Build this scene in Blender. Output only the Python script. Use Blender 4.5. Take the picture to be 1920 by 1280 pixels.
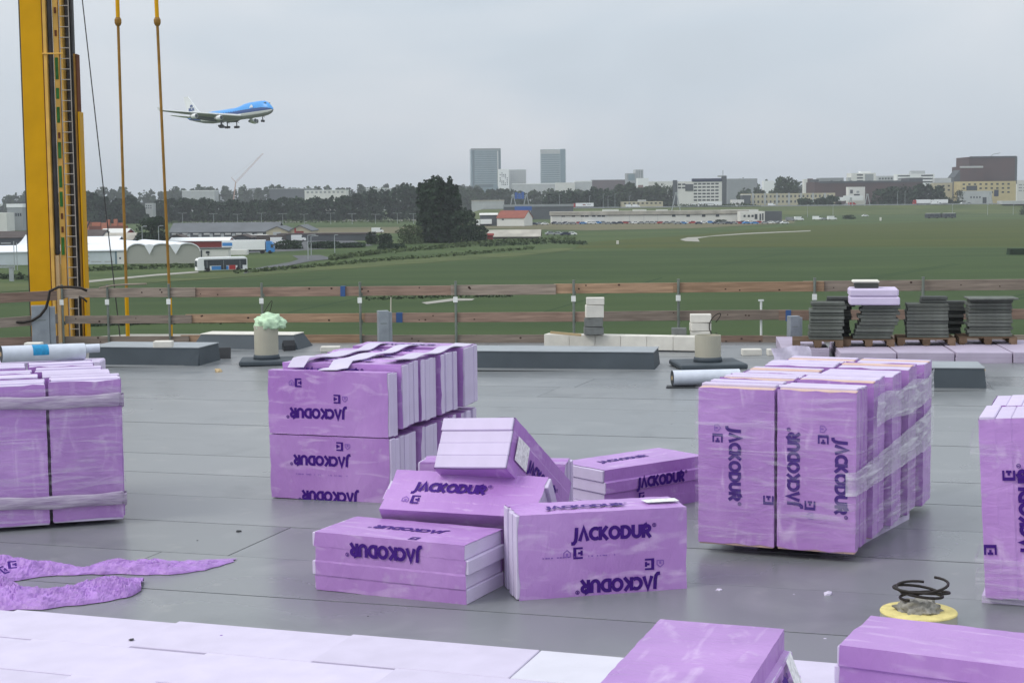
import bpy, bmesh, math, random
import numpy as np
from mathutils import Vector, Matrix, Euler

for o in list(bpy.data.objects):
    bpy.data.objects.remove(o, do_unlink=True)
scene = bpy.context.scene
C = scene.collection
R = math.radians
random.seed(7)
rng = np.random.default_rng(7)

# ------------------------------------------------------------------ camera
FPX = 3000.0                       # focal length in photograph pixels
CAMZ = 2.85                        # eye height over the roof deck
PITCH = math.atan(272.0 / FPX)
ROLL = -0.010
cam_data = bpy.data.cameras.new('camera')
cam_data.sensor_width = 36.0
cam_data.lens = FPX / 1920.0 * 36.0
cam_data.clip_start = 0.1
cam_data.clip_end = 40000.0
cam = bpy.data.objects.new('camera', cam_data)
C.objects.link(cam)
CM = Matrix.Rotation(math.pi / 2 - PITCH, 3, 'X') @ Matrix.Rotation(ROLL, 3, 'Z')
cam.matrix_world = Matrix.Translation((0, 0, CAMZ)) @ CM.to_4x4()
scene.camera = cam

# ------------------------------------------------------------------ sky: even overcast, brighter towards the zenith
SUN_EL, SUN_AZ = R(46), R(-112)
world = bpy.data.worlds.new('World')
scene.world = world
world.use_nodes = True
nt = world.node_tree
nt.nodes.clear()
def wn(t, **k):
    n = nt.nodes.new(t)
    for a, b in k.items():
        setattr(n, a, b)
    return n
wout = wn('ShaderNodeOutputWorld')
sky = wn('ShaderNodeTexSky', sky_type='NISHITA', sun_disc=False)
sky.sun_elevation = SUN_EL
sky.sun_rotation = SUN_AZ
sky.air_density = 1.5; sky.dust_density = 4.0
bg1 = wn('ShaderNodeBackground'); bg1.inputs['Strength'].default_value = 0.08
nt.links.new(sky.outputs[0], bg1.inputs['Color'])
tc = wn('ShaderNodeTexCoord')
sep = wn('ShaderNodeSeparateXYZ'); nt.links.new(tc.outputs['Generated'], sep.inputs[0])
mz = wn('ShaderNodeMath', operation='MAXIMUM'); mz.inputs[1].default_value = 0.0
nt.links.new(sep.outputs['Z'], mz.inputs[0])
grad = wn('ShaderNodeMath', operation='MULTIPLY_ADD')
grad.inputs[1].default_value = 0.62; grad.inputs[2].default_value = 0.78
nt.links.new(mz.outputs[0], grad.inputs[0])
mp = wn('ShaderNodeMapping'); mp.inputs['Scale'].default_value = (1.0, 1.0, 2.0); mp.inputs['Rotation'].default_value = (0, 0, 2.2)
nt.links.new(tc.outputs['Generated'], mp.inputs[0])
nz = wn('ShaderNodeTexNoise'); nz.inputs['Scale'].default_value = 3.1; nz.inputs['Detail'].default_value = 3.0
nz.inputs['Roughness'].default_value = 0.5
nz.inputs['Distortion'].default_value = 0.4
nt.links.new(mp.outputs[0], nz.inputs['Vector'])
cl = wn('ShaderNodeMapRange'); cl.inputs['From Min'].default_value = 0.3; cl.inputs['From Max'].default_value = 0.7
cl.inputs['To Min'].default_value = 0.90; cl.inputs['To Max'].default_value = 1.12
nt.links.new(nz.outputs['Fac'], cl.inputs['Value'])
mul = wn('ShaderNodeMath', operation='MULTIPLY')
nt.links.new(grad.outputs[0], mul.inputs[0]); nt.links.new(cl.outputs[0], mul.inputs[1])
ccol = wn('ShaderNodeMix', data_type='RGBA')
ccol.inputs['A'].default_value = (0.86, 0.965, 1.08, 1); ccol.inputs['B'].default_value = (0.985, 1.0, 1.04, 1)
nt.links.new(cl.outputs[0], ccol.inputs['Factor'])
crm = wn('ShaderNodeMapRange'); crm.inputs['From Min'].default_value = 0.35; crm.inputs['From Max'].default_value = 0.65
nt.links.new(nz.outputs['Fac'], crm.inputs['Value']); nt.links.new(crm.outputs[0], ccol.inputs['Factor'])
bg2 = wn('ShaderNodeBackground')
nt.links.new(ccol.outputs['Result'], bg2.inputs['Color']); nt.links.new(mul.outputs[0], bg2.inputs['Strength'])
mixs = wn('ShaderNodeMixShader'); mixs.inputs[0].default_value = 0.90
nt.links.new(bg1.outputs[0], mixs.inputs[1]); nt.links.new(bg2.outputs[0], mixs.inputs[2])
nt.links.new(mixs.outputs[0], wout.inputs['Surface'])

sun_d = bpy.data.lights.new('sun', 'SUN')
sun_d.energy = 1.25; sun_d.angle = R(24); sun_d.color = (1.0, 0.96, 0.90)
sun = bpy.data.objects.new('sun', sun_d); C.objects.link(sun)
sdir = Vector((math.sin(SUN_AZ) * math.cos(SUN_EL), math.cos(SUN_AZ) * math.cos(SUN_EL), math.sin(SUN_EL)))
sun.rotation_euler = sdir.to_track_quat('Z', 'Y').to_euler()
sun.location = (-30, -30, 60)

scene.view_settings.view_transform = 'Standard'
scene.view_settings.look = 'None'
scene.view_settings.exposure = 0.0
scene.view_settings.gamma = 1.0
scene.view_settings.use_curve_mapping = False

# ------------------------------------------------------------------ from photograph pixel to place
GZ = -13.5                         # level of the fields
TILT = 0.010                       # the deck drains a little to the left
def ray(px, py):
    return CM @ Vector(((px - 960.0) / FPX, -(py - 640.0) / FPX, -1.0))
def onroof(px, py, z=0.0):
    d = ray(px, py)
    t = (z - CAMZ) / (d.z - TILT * d.x)
    return Vector((0, 0, CAMZ)) + d * t
def onground(px, py, z=0.0):
    d = ray(px, py)
    t = (GZ + z - CAMZ) / d.z
    return Vector((0, 0, CAMZ)) + d * t
def aty(px, py, y):
    d = ray(px, py)
    return Vector((0, 0, CAMZ)) + d * (y / d.y)
def rz(x):                         # deck level at x
    return TILT * x

# ------------------------------------------------------------------ materials
MATS = {}
def mat(name, col, rough=0.7, spec=0.3, metal=0.0, var=0.12, nscale=3.0, bump=0.0, bscale=None,
        stretch=(1, 1, 1), col2=None, rvar=0.0, coords='Object', detail=4.0, objvar=0.0):
    m = bpy.data.materials.new(name); m.use_nodes = True
    n = m.node_tree; b = n.nodes['Principled BSDF']
    b.inputs['Roughness'].default_value = rough
    b.inputs['Specular IOR Level'].default_value = spec
    b.inputs['Metallic'].default_value = metal
    t = n.nodes.new('ShaderNodeTexCoord')
    mpn = n.nodes.new('ShaderNodeMapping'); mpn.inputs['Scale'].default_value = stretch
    n.links.new(t.outputs[coords], mpn.inputs[0])
    z = n.nodes.new('ShaderNodeTexNoise'); z.inputs['Scale'].default_value = nscale; z.inputs['Detail'].default_value = detail
    n.links.new(mpn.outputs[0], z.inputs['Vector'])
    mr = n.nodes.new('ShaderNodeMapRange'); mr.inputs['From Min'].default_value = 0.28; mr.inputs['From Max'].default_value = 0.72
    n.links.new(z.outputs['Fac'], mr.inputs['Value'])
    mx = n.nodes.new('ShaderNodeMix'); mx.data_type = 'RGBA'
    a = col2 if col2 else tuple(c * (1 - var) for c in col)
    c2 = col if col2 else tuple(min(1, c * (1 + var)) for c in col)
    mx.inputs['A'].default_value = (*a, 1); mx.inputs['B'].default_value = (*c2, 1)
    n.links.new(mr.outputs[0], mx.inputs['Factor'])
    out = mx.outputs['Result']
    if objvar:
        oi = n.nodes.new('ShaderNodeObjectInfo')
        om = n.nodes.new('ShaderNodeMapRange'); om.inputs['To Min'].default_value = 1 - objvar; om.inputs['To Max'].default_value = 1 + objvar
        n.links.new(oi.outputs['Random'], om.inputs['Value'])
        hs = n.nodes.new('ShaderNodeHueSaturation')
        n.links.new(om.outputs[0], hs.inputs['Value']); n.links.new(out, hs.inputs['Color'])
        out = hs.outputs['Color']
    n.links.new(out, b.inputs['Base Color'])
    if rvar:
        rr = n.nodes.new('ShaderNodeMapRange'); rr.inputs['To Min'].default_value = max(0.02, rough - rvar); rr.inputs['To Max'].default_value = rough + rvar
        n.links.new(mr.outputs[0], rr.inputs['Value']); n.links.new(rr.outputs[0], b.inputs['Roughness'])
    if bump:
        z2 = n.nodes.new('ShaderNodeTexNoise'); z2.inputs['Scale'].default_value = bscale or nscale * 4; z2.inputs['Detail'].default_value = 5
        n.links.new(mpn.outputs[0], z2.inputs['Vector'])
        bp = n.nodes.new('ShaderNodeBump'); bp.inputs['Strength'].default_value = bump; bp.inputs['Distance'].default_value = 0.02
        n.links.new(z2.outputs['Fac'], bp.inputs['Height']); n.links.new(bp.outputs[0], b.inputs['Normal'])
    MATS[name] = m
    return m

mat('xps', (0.62, 0.545, 0.72), 0.75, 0.25, var=0.05, nscale=6, bump=0.12, bscale=160, objvar=0.05)
mat('xps_shaded', (0.44, 0.385, 0.49), 0.75, 0.25, var=0.08, nscale=3, objvar=0.04)  # lilac board with its shade put into the colour, darker than xps
mat('xps_pale', (0.615, 0.565, 0.70), 0.75, 0.25, var=0.05, nscale=5, bump=0.12, bscale=160, objvar=0.04)
#FILM
mat('film_loose', (0.38, 0.20, 0.54), 0.35, 0.4, var=0.2, nscale=9, bump=0.5, bscale=26)
mat('ink', (0.055, 0.014, 0.19), 0.5, 0.12, var=0.15, nscale=20)
mat('ink_faint', (0.25, 0.12, 0.45), 0.5, 0.3)
mat('label_white', (0.78, 0.8, 0.76), 0.5, var=0.25, nscale=40)
mat('deck_base', (0.045, 0.048, 0.052), 0.8)
#MEMBRANE
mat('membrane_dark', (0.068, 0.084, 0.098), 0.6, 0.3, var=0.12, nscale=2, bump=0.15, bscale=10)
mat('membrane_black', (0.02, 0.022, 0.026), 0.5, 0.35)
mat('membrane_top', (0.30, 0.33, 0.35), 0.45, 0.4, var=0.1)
mat('roll_white', (0.62, 0.66, 0.74), 0.6, 0.3, var=0.08, nscale=8, bump=0.1, bscale=30)
mat('blue_label', (0.02, 0.27, 0.52), 0.5, var=0.2, nscale=20)
mat('pvc_beige', (0.43, 0.41, 0.33), 0.5, 0.4, var=0.05)
mat('foam_green', (0.55, 0.74, 0.52), 0.9, 0.1, var=0.12, nscale=14, bump=0.7, bscale=24)
mat('foam_yellow', (0.74, 0.64, 0.27), 0.9, 0.1, var=0.15, nscale=12, bump=0.4, bscale=40)
mat('wool', (0.30, 0.29, 0.26), 0.95, 0.1, var=0.4, nscale=16, bump=0.8, bscale=30)
mat('cable_black', (0.025, 0.02, 0.018), 0.55)
mat('wood_grey', (0.26, 0.215, 0.18), 0.85, 0.15, var=0.28, nscale=1.6, stretch=(1, 6, 14), bump=0.2, bscale=5, objvar=0.22)
mat('wood_pink', (0.27, 0.19, 0.15), 0.85, 0.15, var=0.28, nscale=1.6, stretch=(1, 6, 14), bump=0.2, bscale=5, objvar=0.2)
mat('wood_orange', (0.35, 0.235, 0.155), 0.8, 0.15, var=0.28, nscale=1.6, stretch=(1, 6, 14), bump=0.2, bscale=5, objvar=0.15)
mat('wood_knot', (0.05, 0.03, 0.025), 0.9)
mat('wood_pale', (0.50, 0.38, 0.22), 0.8, 0.15, var=0.2, nscale=2, stretch=(1, 6, 10))
mat('wood_pallet', (0.16, 0.11, 0.075), 0.9, 0.1, var=0.3, nscale=4, objvar=0.25)
mat('steel_post', (0.20, 0.225, 0.20), 0.5, 0.4, metal=0.5, var=0.2, nscale=6)
mat('steel_grey', (0.30, 0.33, 0.36), 0.5, 0.4, metal=0.3, var=0.15, nscale=5)
mat('tag_white', (0.72, 0.74, 0.72), 0.5)
mat('clamp_blue', (0.045, 0.10, 0.25), 0.5)
mat('block_white', (0.68, 0.66, 0.60), 0.9, 0.1, var=0.08, nscale=5, bump=0.2, bscale=60, objvar=0.06)
mat('block_grey', (0.17, 0.18, 0.175), 0.9, 0.1, var=0.15, nscale=7, bump=0.3, bscale=50, objvar=0.1)
mat('paver', (0.125, 0.135, 0.122), 0.9, 0.15, var=0.2, nscale=7, bump=0.3, bscale=60, objvar=0.25)
mat('paver_dark', (0.075, 0.08, 0.078), 0.9, 0.15, var=0.2, nscale=7, objvar=0.2)
mat('crane_yellow', (0.66, 0.34, 0.004), 0.5, 0.18, var=0.12, nscale=1.1, bump=0.05, bscale=12, rvar=0.06)
mat('crane_yellow_light', (0.72, 0.42, 0.09), 0.5, 0.4, var=0.2, nscale=2)
mat('crane_rust_gap', (0.14, 0.045, 0.02), 0.8, var=0.4, nscale=4)
mat('crane_dark', (0.045, 0.042, 0.045), 0.55, 0.4, var=0.35, nscale=3)
mat('crane_green', (0.03, 0.15, 0.03), 0.6, var=0.4, nscale=5)
mat('crane_brown', (0.30, 0.16, 0.03), 0.6, 0.3, var=0.3, nscale=3)
mat('crane_rung', (0.38, 0.34, 0.30), 0.5)
mat('crane_cream', (0.62, 0.44, 0.24), 0.6)
# far things
mat('grass', (0.085, 0.115, 0.045), 0.95, 0.05, col2=(0.050, 0.080, 0.032), nscale=0.012, stretch=(1, 3, 1), coords='Object', detail=9)
mat('crop', (0.064, 0.094, 0.037), 0.95, 0.05, col2=(0.042, 0.068, 0.028), nscale=0.02, stretch=(1, 4, 1), bump=0.3, bscale=1.2, detail=9)
mat('crop_dark', (0.030, 0.058, 0.026), 0.95, 0.05)
mat('olive', (0.084, 0.098, 0.030), 0.95, 0.05, col2=(0.058, 0.078, 0.028), nscale=0.015, stretch=(0.7, 5, 1), detail=9)
mat('verge', (0.115, 0.135, 0.055), 0.95, 0.05, col2=(0.065, 0.09, 0.04), nscale=0.05, stretch=(0.7, 2, 1), detail=9)
mat('dirt', (0.19, 0.165, 0.11), 0.95, 0.05, col2=(0.11, 0.115, 0.06), nscale=0.03, stretch=(0.7, 3, 1), detail=8)
mat('asphalt', (0.10, 0.105, 0.11), 0.85, 0.2, var=0.1, nscale=0.3)
mat('concrete_path', (0.33, 0.32, 0.28), 0.9, 0.1, var=0.12, nscale=0.4)
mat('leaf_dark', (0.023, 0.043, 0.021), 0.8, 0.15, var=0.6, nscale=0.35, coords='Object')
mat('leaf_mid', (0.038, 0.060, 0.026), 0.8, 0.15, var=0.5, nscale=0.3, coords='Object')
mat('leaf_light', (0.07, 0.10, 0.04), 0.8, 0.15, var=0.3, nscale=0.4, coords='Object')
mat('bark', (0.05, 0.04, 0.03), 0.95, 0.05)
mat('white_wall', (0.70, 0.70, 0.66), 0.7, 0.2, var=0.05, nscale=0.2, objvar=0.04)
mat('white_bright', (0.82, 0.84, 0.83), 0.6, 0.2, var=0.03)
mat('tent_white', (0.80, 0.83, 0.86), 0.5, 0.3, var=0.04)
mat('tent_grey', (0.36, 0.37, 0.33), 0.7, 0.2, var=0.05)
mat('tent_wall', (0.52, 0.58, 0.60), 0.6, 0.2, var=0.06, nscale=0.4)
mat('cream_wall', (0.50, 0.46, 0.33), 0.8, 0.1, var=0.08, nscale=0.2)
mat('yellow_wall', (0.52, 0.44, 0.24), 0.8, 0.1, var=0.08, nscale=0.2)
mat('grey_wall', (0.30, 0.32, 0.33), 0.8, 0.1, var=0.08, nscale=0.2, objvar=0.1)
mat('grey_light', (0.46, 0.48, 0.48), 0.8, 0.1, var=0.08, nscale=0.2)
mat('grey_dark', (0.095, 0.105, 0.115), 0.8, 0.15, var=0.1, nscale=0.2)
mat('brown_wall', (0.125, 0.080, 0.080), 0.8, 0.1, col2=(0.095, 0.075, 0.080), nscale=0.06)
mat('brick_red', (0.22, 0.10, 0.075), 0.85, 0.1, var=0.15, nscale=0.4)
mat('roof_red', (0.27, 0.095, 0.07), 0.85, 0.1, var=0.15, nscale=0.4)
mat('roof_grey', (0.135, 0.145, 0.155), 0.75, 0.2, var=0.12, nscale=0.2)
mat('roof_brown', (0.09, 0.075, 0.07), 0.85, 0.1, var=0.15, nscale=0.3)
mat('roof_pale', (0.40, 0.38, 0.33), 0.85, 0.1, var=0.25, nscale=0.2)
mat('shed_red', (0.22, 0.035, 0.03), 0.8, 0.1)
mat('window_dark', (0.04, 0.05, 0.06), 0.25, 0.5)
mat('glass_tower', (0.17, 0.245, 0.285), 0.25, 0.6, var=0.15, nscale=0.08)
mat('glass_tower_pale', (0.34, 0.40, 0.42), 0.3, 0.5, var=0.08)
mat('glass_dark', (0.11, 0.15, 0.18), 0.2, 0.6)
mat('pink_brick', (0.50, 0.20, 0.13), 0.8, 0.1)
mat('red_paint', (0.42, 0.03, 0.03), 0.45, 0.4)
mat('blue_paint', (0.05, 0.24, 0.58), 0.4, 0.4)
mat('sign_blue', (0.035, 0.11, 0.38), 0.5, 0.3)
mat('navy_paint', (0.02, 0.03, 0.07), 0.4, 0.4)
mat('silver_paint', (0.35, 0.37, 0.38), 0.35, 0.5)
mat('tyre', (0.015, 0.015, 0.015), 0.8)
mat('galv', (0.38, 0.41, 0.42), 0.5, 0.4, metal=0.3)
mat('crane_far_red', (0.5, 0.34, 0.29), 0.6)
mat('plane_blue', (0.045, 0.33, 0.80), 0.3, 0.5, var=0.04)
mat('plane_white', (0.80, 0.82, 0.82), 0.35, 0.5, var=0.03)
mat('plane_grey', (0.30, 0.31, 0.31), 0.4, 0.4, var=0.05)
mat('plane_dark', (0.06, 0.075, 0.085), 0.5, 0.4)
mat('plane_navy', (0.02, 0.07, 0.25), 0.4, 0.4)

def layered(name, cols, rough, spec, scale1, scale2, stretch2, bump, bstretch, bscale, objvar, rvar, stain=None):
    """two layers of blotching, fine creases in one direction, and scuffs"""
    m = bpy.data.materials.new(name); m.use_nodes = True
    n = m.node_tree; b = n.nodes['Principled BSDF']; b.inputs['Specular IOR Level'].default_value = spec
    t = n.nodes.new('ShaderNodeTexCoord'); oi = n.nodes.new('ShaderNodeObjectInfo')
    off = n.nodes.new('ShaderNodeVectorMath'); off.operation = 'SCALE'; off.inputs['Scale'].default_value = 0.0
    addv = n.nodes.new('ShaderNodeVectorMath'); addv.operation = 'ADD'
    cx = n.nodes.new('ShaderNodeCombineXYZ'); rm = n.nodes.new('ShaderNodeMath'); rm.operation = 'MULTIPLY'; rm.inputs[1].default_value = 17.0
    n.links.new(oi.outputs['Random'], rm.inputs[0]); n.links.new(rm.outputs[0], cx.inputs[0]); n.links.new(rm.outputs[0], cx.inputs[2])
    n.links.new(t.outputs['Object'], addv.inputs[0]); n.links.new(cx.outputs[0], addv.inputs[1])
    def nz_(scale, st=(1, 1, 1), det=5, dist=0.0):
        mp_ = n.nodes.new('ShaderNodeMapping'); mp_.inputs['Scale'].default_value = st; n.links.new(addv.outputs[0], mp_.inputs[0])
        z = n.nodes.new('ShaderNodeTexNoise'); z.inputs['Scale'].default_value = scale; z.inputs['Detail'].default_value = det; z.inputs['Distortion'].default_value = dist
        n.links.new(mp_.outputs[0], z.inputs['Vector']); return z.outputs['Fac']
    def rng_(s, a, b_, c=0.0, d=1.0):
        r = n.nodes.new('ShaderNodeMapRange'); r.inputs['From Min'].default_value = a; r.inputs['From Max'].default_value = b_; r.inputs['To Min'].default_value = c; r.inputs['To Max'].default_value = d
        n.links.new(s, r.inputs['Value']); return r.outputs[0]
    def mixc(f, A, B):
        x = n.nodes.new('ShaderNodeMix'); x.data_type = 'RGBA'; n.links.new(f, x.inputs['Factor'])
        for nm, v in (('A', A), ('B', B)):
            if isinstance(v, tuple): x.inputs[nm].default_value = (*v, 1)
            else: n.links.new(v, x.inputs[nm])
        return x.outputs['Result']
    n1 = nz_(scale1, det=6, dist=.3); c = mixc(rng_(n1, .32, .68), cols[0], cols[1])
    n2 = nz_(scale2, stretch2, 6, 1.2); c = mixc(rng_(n2, .56, .72, 0, .7), c, cols[2])
    if stain:
        n3 = nz_(stain[0], (1, 1, 1), 8, .8); c = mixc(rng_(n3, .58, .70, 0, stain[1]), c, stain[2])
        n4 = nz_(stain[0] * 5, (1, 1, 1), 4, .2); c = mixc(rng_(n4, .64, .72, 0, stain[1] * .7), c, stain[3])
    hs = n.nodes.new('ShaderNodeHueSaturation'); n.links.new(rng_(oi.outputs['Random'], 0, 1, 1 - objvar, 1 + objvar), hs.inputs['Value']); n.links.new(c, hs.inputs['Color'])
    n.links.new(hs.outputs['Color'], b.inputs['Base Color'])
    n.links.new(rng_(n1, .3, .7, rough - rvar, rough + rvar), b.inputs['Roughness'])
    n5 = nz_(bscale, bstretch, 5, 1.6)
    bp = n.nodes.new('ShaderNodeBump'); bp.inputs['Strength'].default_value = bump; bp.inputs['Distance'].default_value = 0.02
    n.links.new(n5, bp.inputs['Height']); n.links.new(bp.outputs[0], b.inputs['Normal'])
    MATS[name] = m
layered('film', ((0.40, 0.195, 0.53), (0.50, 0.28, 0.63), (0.66, 0.48, 0.75)), 0.36, 0.42, 1.7, 2.2, (1.0, 3.5, 3.5), 0.28, (2.2, 0.9, 0.9), 5.0, 0.07, 0.09,
        stain=(1.6, .35, (0.30, 0.15, 0.42), (0.62, 0.52, 0.70)))
layered('membrane', ((0.172, 0.184, 0.193), (0.212, 0.224, 0.232), (0.25, 0.26, 0.265)), 0.33, 0.64, 0.45, 0.8, (1, 1, 1), 0.035, (1, 1, 1), 14.0, 0.06, 0.08,
        stain=(0.9, .5, (0.125, 0.135, 0.142), (0.29, 0.29, 0.28)))

# clear stretch wrap: streaks of white gloss on a see-through sheet
def wrap_mat(name, base, streak, scale, zs):
    m = bpy.data.materials.new(name); m.use_nodes = True
    n = m.node_tree; n.nodes.clear()
    o = n.nodes.new('ShaderNodeOutputMaterial')
    tr = n.nodes.new('ShaderNodeBsdfTransparent')
    pb = n.nodes.new('ShaderNodeBsdfPrincipled'); pb.inputs['Base Color'].default_value = (0.85, 0.84, 0.9, 1); pb.inputs['Roughness'].default_value = 0.22
    t = n.nodes.new('ShaderNodeTexCoord'); mp_ = n.nodes.new('ShaderNodeMapping'); mp_.inputs['Scale'].default_value = (1.2, 1.2, zs)
    mp_.inputs['Rotation'].default_value = (0.05, -0.11, 0)
    n.links.new(t.outputs['Object'], mp_.inputs[0])
    z = n.nodes.new('ShaderNodeTexNoise'); z.inputs['Scale'].default_value = scale; z.inputs['Detail'].default_value = 6; z.inputs['Distortion'].default_value = 0.9
    n.links.new(mp_.outputs[0], z.inputs['Vector'])
    mr = n.nodes.new('ShaderNodeMapRange'); mr.inputs['From Min'].default_value = 0.50; mr.inputs['From Max'].default_value = 0.74
    mr.inputs['To Min'].default_value = base; mr.inputs['To Max'].default_value = streak
    n.links.new(z.outputs['Fac'], mr.inputs['Value'])
    bp = n.nodes.new('ShaderNodeBump'); bp.inputs['Strength'].default_value = 0.6; bp.inputs['Distance'].default_value = 0.03
    n.links.new(z.outputs['Fac'], bp.inputs['Height']); n.links.new(bp.outputs[0], pb.inputs['Normal'])
    mx = n.nodes.new('ShaderNodeMixShader')
    n.links.new(mr.outputs[0], mx.inputs[0]); n.links.new(tr.outputs[0], mx.inputs[1]); n.links.new(pb.outputs[0], mx.inputs[2])
    n.links.new(mx.outputs[0], o.inputs['Surface'])
    MATS[name] = m
wrap_mat('wrap_clear', 0.03, 0.34, 1.5, 13.0)
wrap_mat('wrap_dense', 0.38, 0.92, 2.2, 8.0)

# ------------------------------------------------------------------ mesh helpers
class MB:
    def __init__(s):
        s.v = []; s.f = []; s.m = []
    def add(s, vs, fs, mi=0):
        k = len(s.v)
        s.v += [tuple(v) for v in vs]
        s.f += [tuple(i + k for i in f) for f in fs]
        s.m += [mi] * len(fs)
        return s
    def box(s, x0, x1, y0, y1, z0, z1, mi=0, M=None):
        vs = [Vector(p) for p in ((x0, y0, z0), (x1, y0, z0), (x1, y1, z0), (x0, y1, z0), (x0, y0, z1), (x1, y0, z1), (x1, y1, z1), (x0, y1, z1))]
        if M is not None:
            vs = [M @ v for v in vs]
        return s.add(vs, [(0, 3, 2, 1), (4, 5, 6, 7), (0, 1, 5, 4), (1, 2, 6, 5), (2, 3, 7, 6), (3, 0, 4, 7)], mi)
    def cbox(s, x0, x1, y0, y1, z0, z1, c, mi=0):      # box with chamfered edges
        bm = bmesh.new(); bmesh.ops.create_cube(bm, size=1.0)
        for v in bm.verts:
            v.co = Vector((x0 if v.co.x < 0 else x1, y0 if v.co.y < 0 else y1, z0 if v.co.z < 0 else z1))
        bmesh.ops.bevel(bm, geom=bm.edges[:], offset=c, segments=1, affect='EDGES')
        bm.verts.index_update()
        s.add([v.co.copy() for v in bm.verts], [tuple(v.index for v in f.verts) for f in bm.faces], mi)
        bm.free(); return s
    def prism(s, pts, axis, a, b, mi=0):               # polygon in the plane across `axis`, run from a to b
        n = len(pts)
        def P(p, t):
            return (t, p[0], p[1]) if axis == 'x' else (p[0], t, p[1]) if axis == 'y' else (p[0], p[1], t)
        vs = [P(p, a) for p in pts] + [P(p, b) for p in pts]
        fs = [tuple(range(n - 1, -1, -1)), tuple(range(n, 2 * n))] + [(i, (i + 1) % n, n + (i + 1) % n, n + i) for i in range(n)]
        return s.add(vs, fs, mi)
    def tube(s, path, r, seg=8, mi=0, cap=True):
        path = [Vector(p) for p in path]; n = len(path)
        rr = r if isinstance(r, (list, tuple)) else [r] * n
        k = len(s.v)
        for i, p in enumerate(path):
            d = (path[min(i + 1, n - 1)] - path[max(i - 1, 0)]).normalized()
            a = d.orthogonal().normalized() if i == 0 else (a - d * a.dot(d)).normalized()
            b = d.cross(a)
            for j in range(seg):
                t = 2 * math.pi * j / seg
                s.v.append(tuple(p + (a * math.cos(t) + b * math.sin(t)) * rr[i]))
        for i in range(n - 1):
            for j in range(seg):
                s.f.append((k + i * seg + j, k + i * seg + (j + 1) % seg, k + (i + 1) * seg + (j + 1) % seg, k + (i + 1) * seg + j)); s.m.append(mi)
        if cap:
            s.f.append(tuple(k + j for j in range(seg - 1, -1, -1))); s.m.append(mi)
            s.f.append(tuple(k + (n - 1) * seg + j for j in range(seg))); s.m.append(mi)
        return s
    def lathe(s, prof, seg=24, mi=0):                  # profile of (r, z) about z
        k = len(s.v); n = len(prof)
        for r_, z_ in prof:
            for j in range(seg):
                t = 2 * math.pi * j / seg
                s.v.append((r_ * math.cos(t), r_ * math.sin(t), z_))
        for i in range(n - 1):
            for j in range(seg):
                s.f.append((k + i * seg + j, k + i * seg + (j + 1) % seg, k + (i + 1) * seg + (j + 1) % seg, k + (i + 1) * seg + j)); s.m.append(mi)
        s.f.append(tuple(k + j for j in range(seg - 1, -1, -1))); s.m.append(mi)
        s.f.append(tuple(k + (n - 1) * seg + j for j in range(seg))); s.m.append(mi)
        return s
    def xf(s, M):
        s.v = [tuple(M @ Vector(v)) for v in s.v]; return s
    def mesh(s, name, mats, smooth=False):
        me = bpy.data.meshes.new(name)
        me.from_pydata(s.v, [], s.f)
        for m in (mats if isinstance(mats, (list, tuple)) else [mats]):
            me.materials.append(MATS[m])
        if any(s.m):
            me.polygons.foreach_set('material_index', s.m)
        if smooth:
            me.polygons.foreach_set('use_smooth', [True] * len(me.polygons))
        me.update(); return me
    def build(s, name, mats, parent=None, loc=None, M=None, smooth=False):
        return put(name, s.mesh(name, mats, smooth), parent, loc, M)
def put(name, me, parent=None, loc=None, M=None):
    o = bpy.data.objects.new(name, me); C.objects.link(o)
    if parent is not None: o.parent = parent
    if M is not None: o.matrix_basis = M
    elif loc is not None: o.location = loc
    return o
def tag(o, label, cat, group=None):
    o['label'] = label; o['category'] = cat
    if group: o['group'] = group
    return o
def thing(name, label, cat, M=None, group=None):
    o = bpy.data.objects.new(name, None); o.empty_display_size = 0.2; C.objects.link(o)
    if M is not None: o.matrix_basis = M
    return tag(o, label, cat, group)
def struct(o):
    o['kind'] = 'structure'; return o
def stuff(o):
    o['kind'] = 'stuff'; return o
def TR(x, y, z, yaw=0.0):
    return Matrix.Translation((x, y, z)) @ Matrix.Rotation(yaw, 4, 'Z')
def fastquads(name, V, matname):                       # V: (n,4,3)
    n = len(V); me = bpy.data.meshes.new(name)
    me.vertices.add(4 * n); me.vertices.foreach_set('co', np.ascontiguousarray(V, dtype=np.float32).ravel())
    me.loops.add(4 * n); me.loops.foreach_set('vertex_index', np.arange(4 * n, dtype=np.int32))
    me.polygons.add(n); me.polygons.foreach_set('loop_start', np.arange(0, 4 * n, 4, dtype=np.int32))
    me.materials.append(MATS[matname]); me.update(calc_edges=True); return me
def leafquads(P, size, flat=0.0):
    """leaf clumps: randomly turned quads at the points P"""
    n = len(P)
    nrm = rng.normal(size=(n, 3)); nrm[:, 2] += flat; nrm /= np.linalg.norm(nrm, axis=1)[:, None]
    a = np.cross(nrm, rng.normal(size=(n, 3))); a /= np.linalg.norm(a, axis=1)[:, None]
    b = np.cross(nrm, a)
    s = (size * rng.uniform(0.5, 1.2, n))[:, None]
    a = a * s; b = b * s * rng.uniform(0.6, 1.0, n)[:, None]
    return np.stack([P - a - b * 0.4, P + a * 0.2 - b, P + a + b * 0.4, P - a * 0.2 + b], 1)

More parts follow.
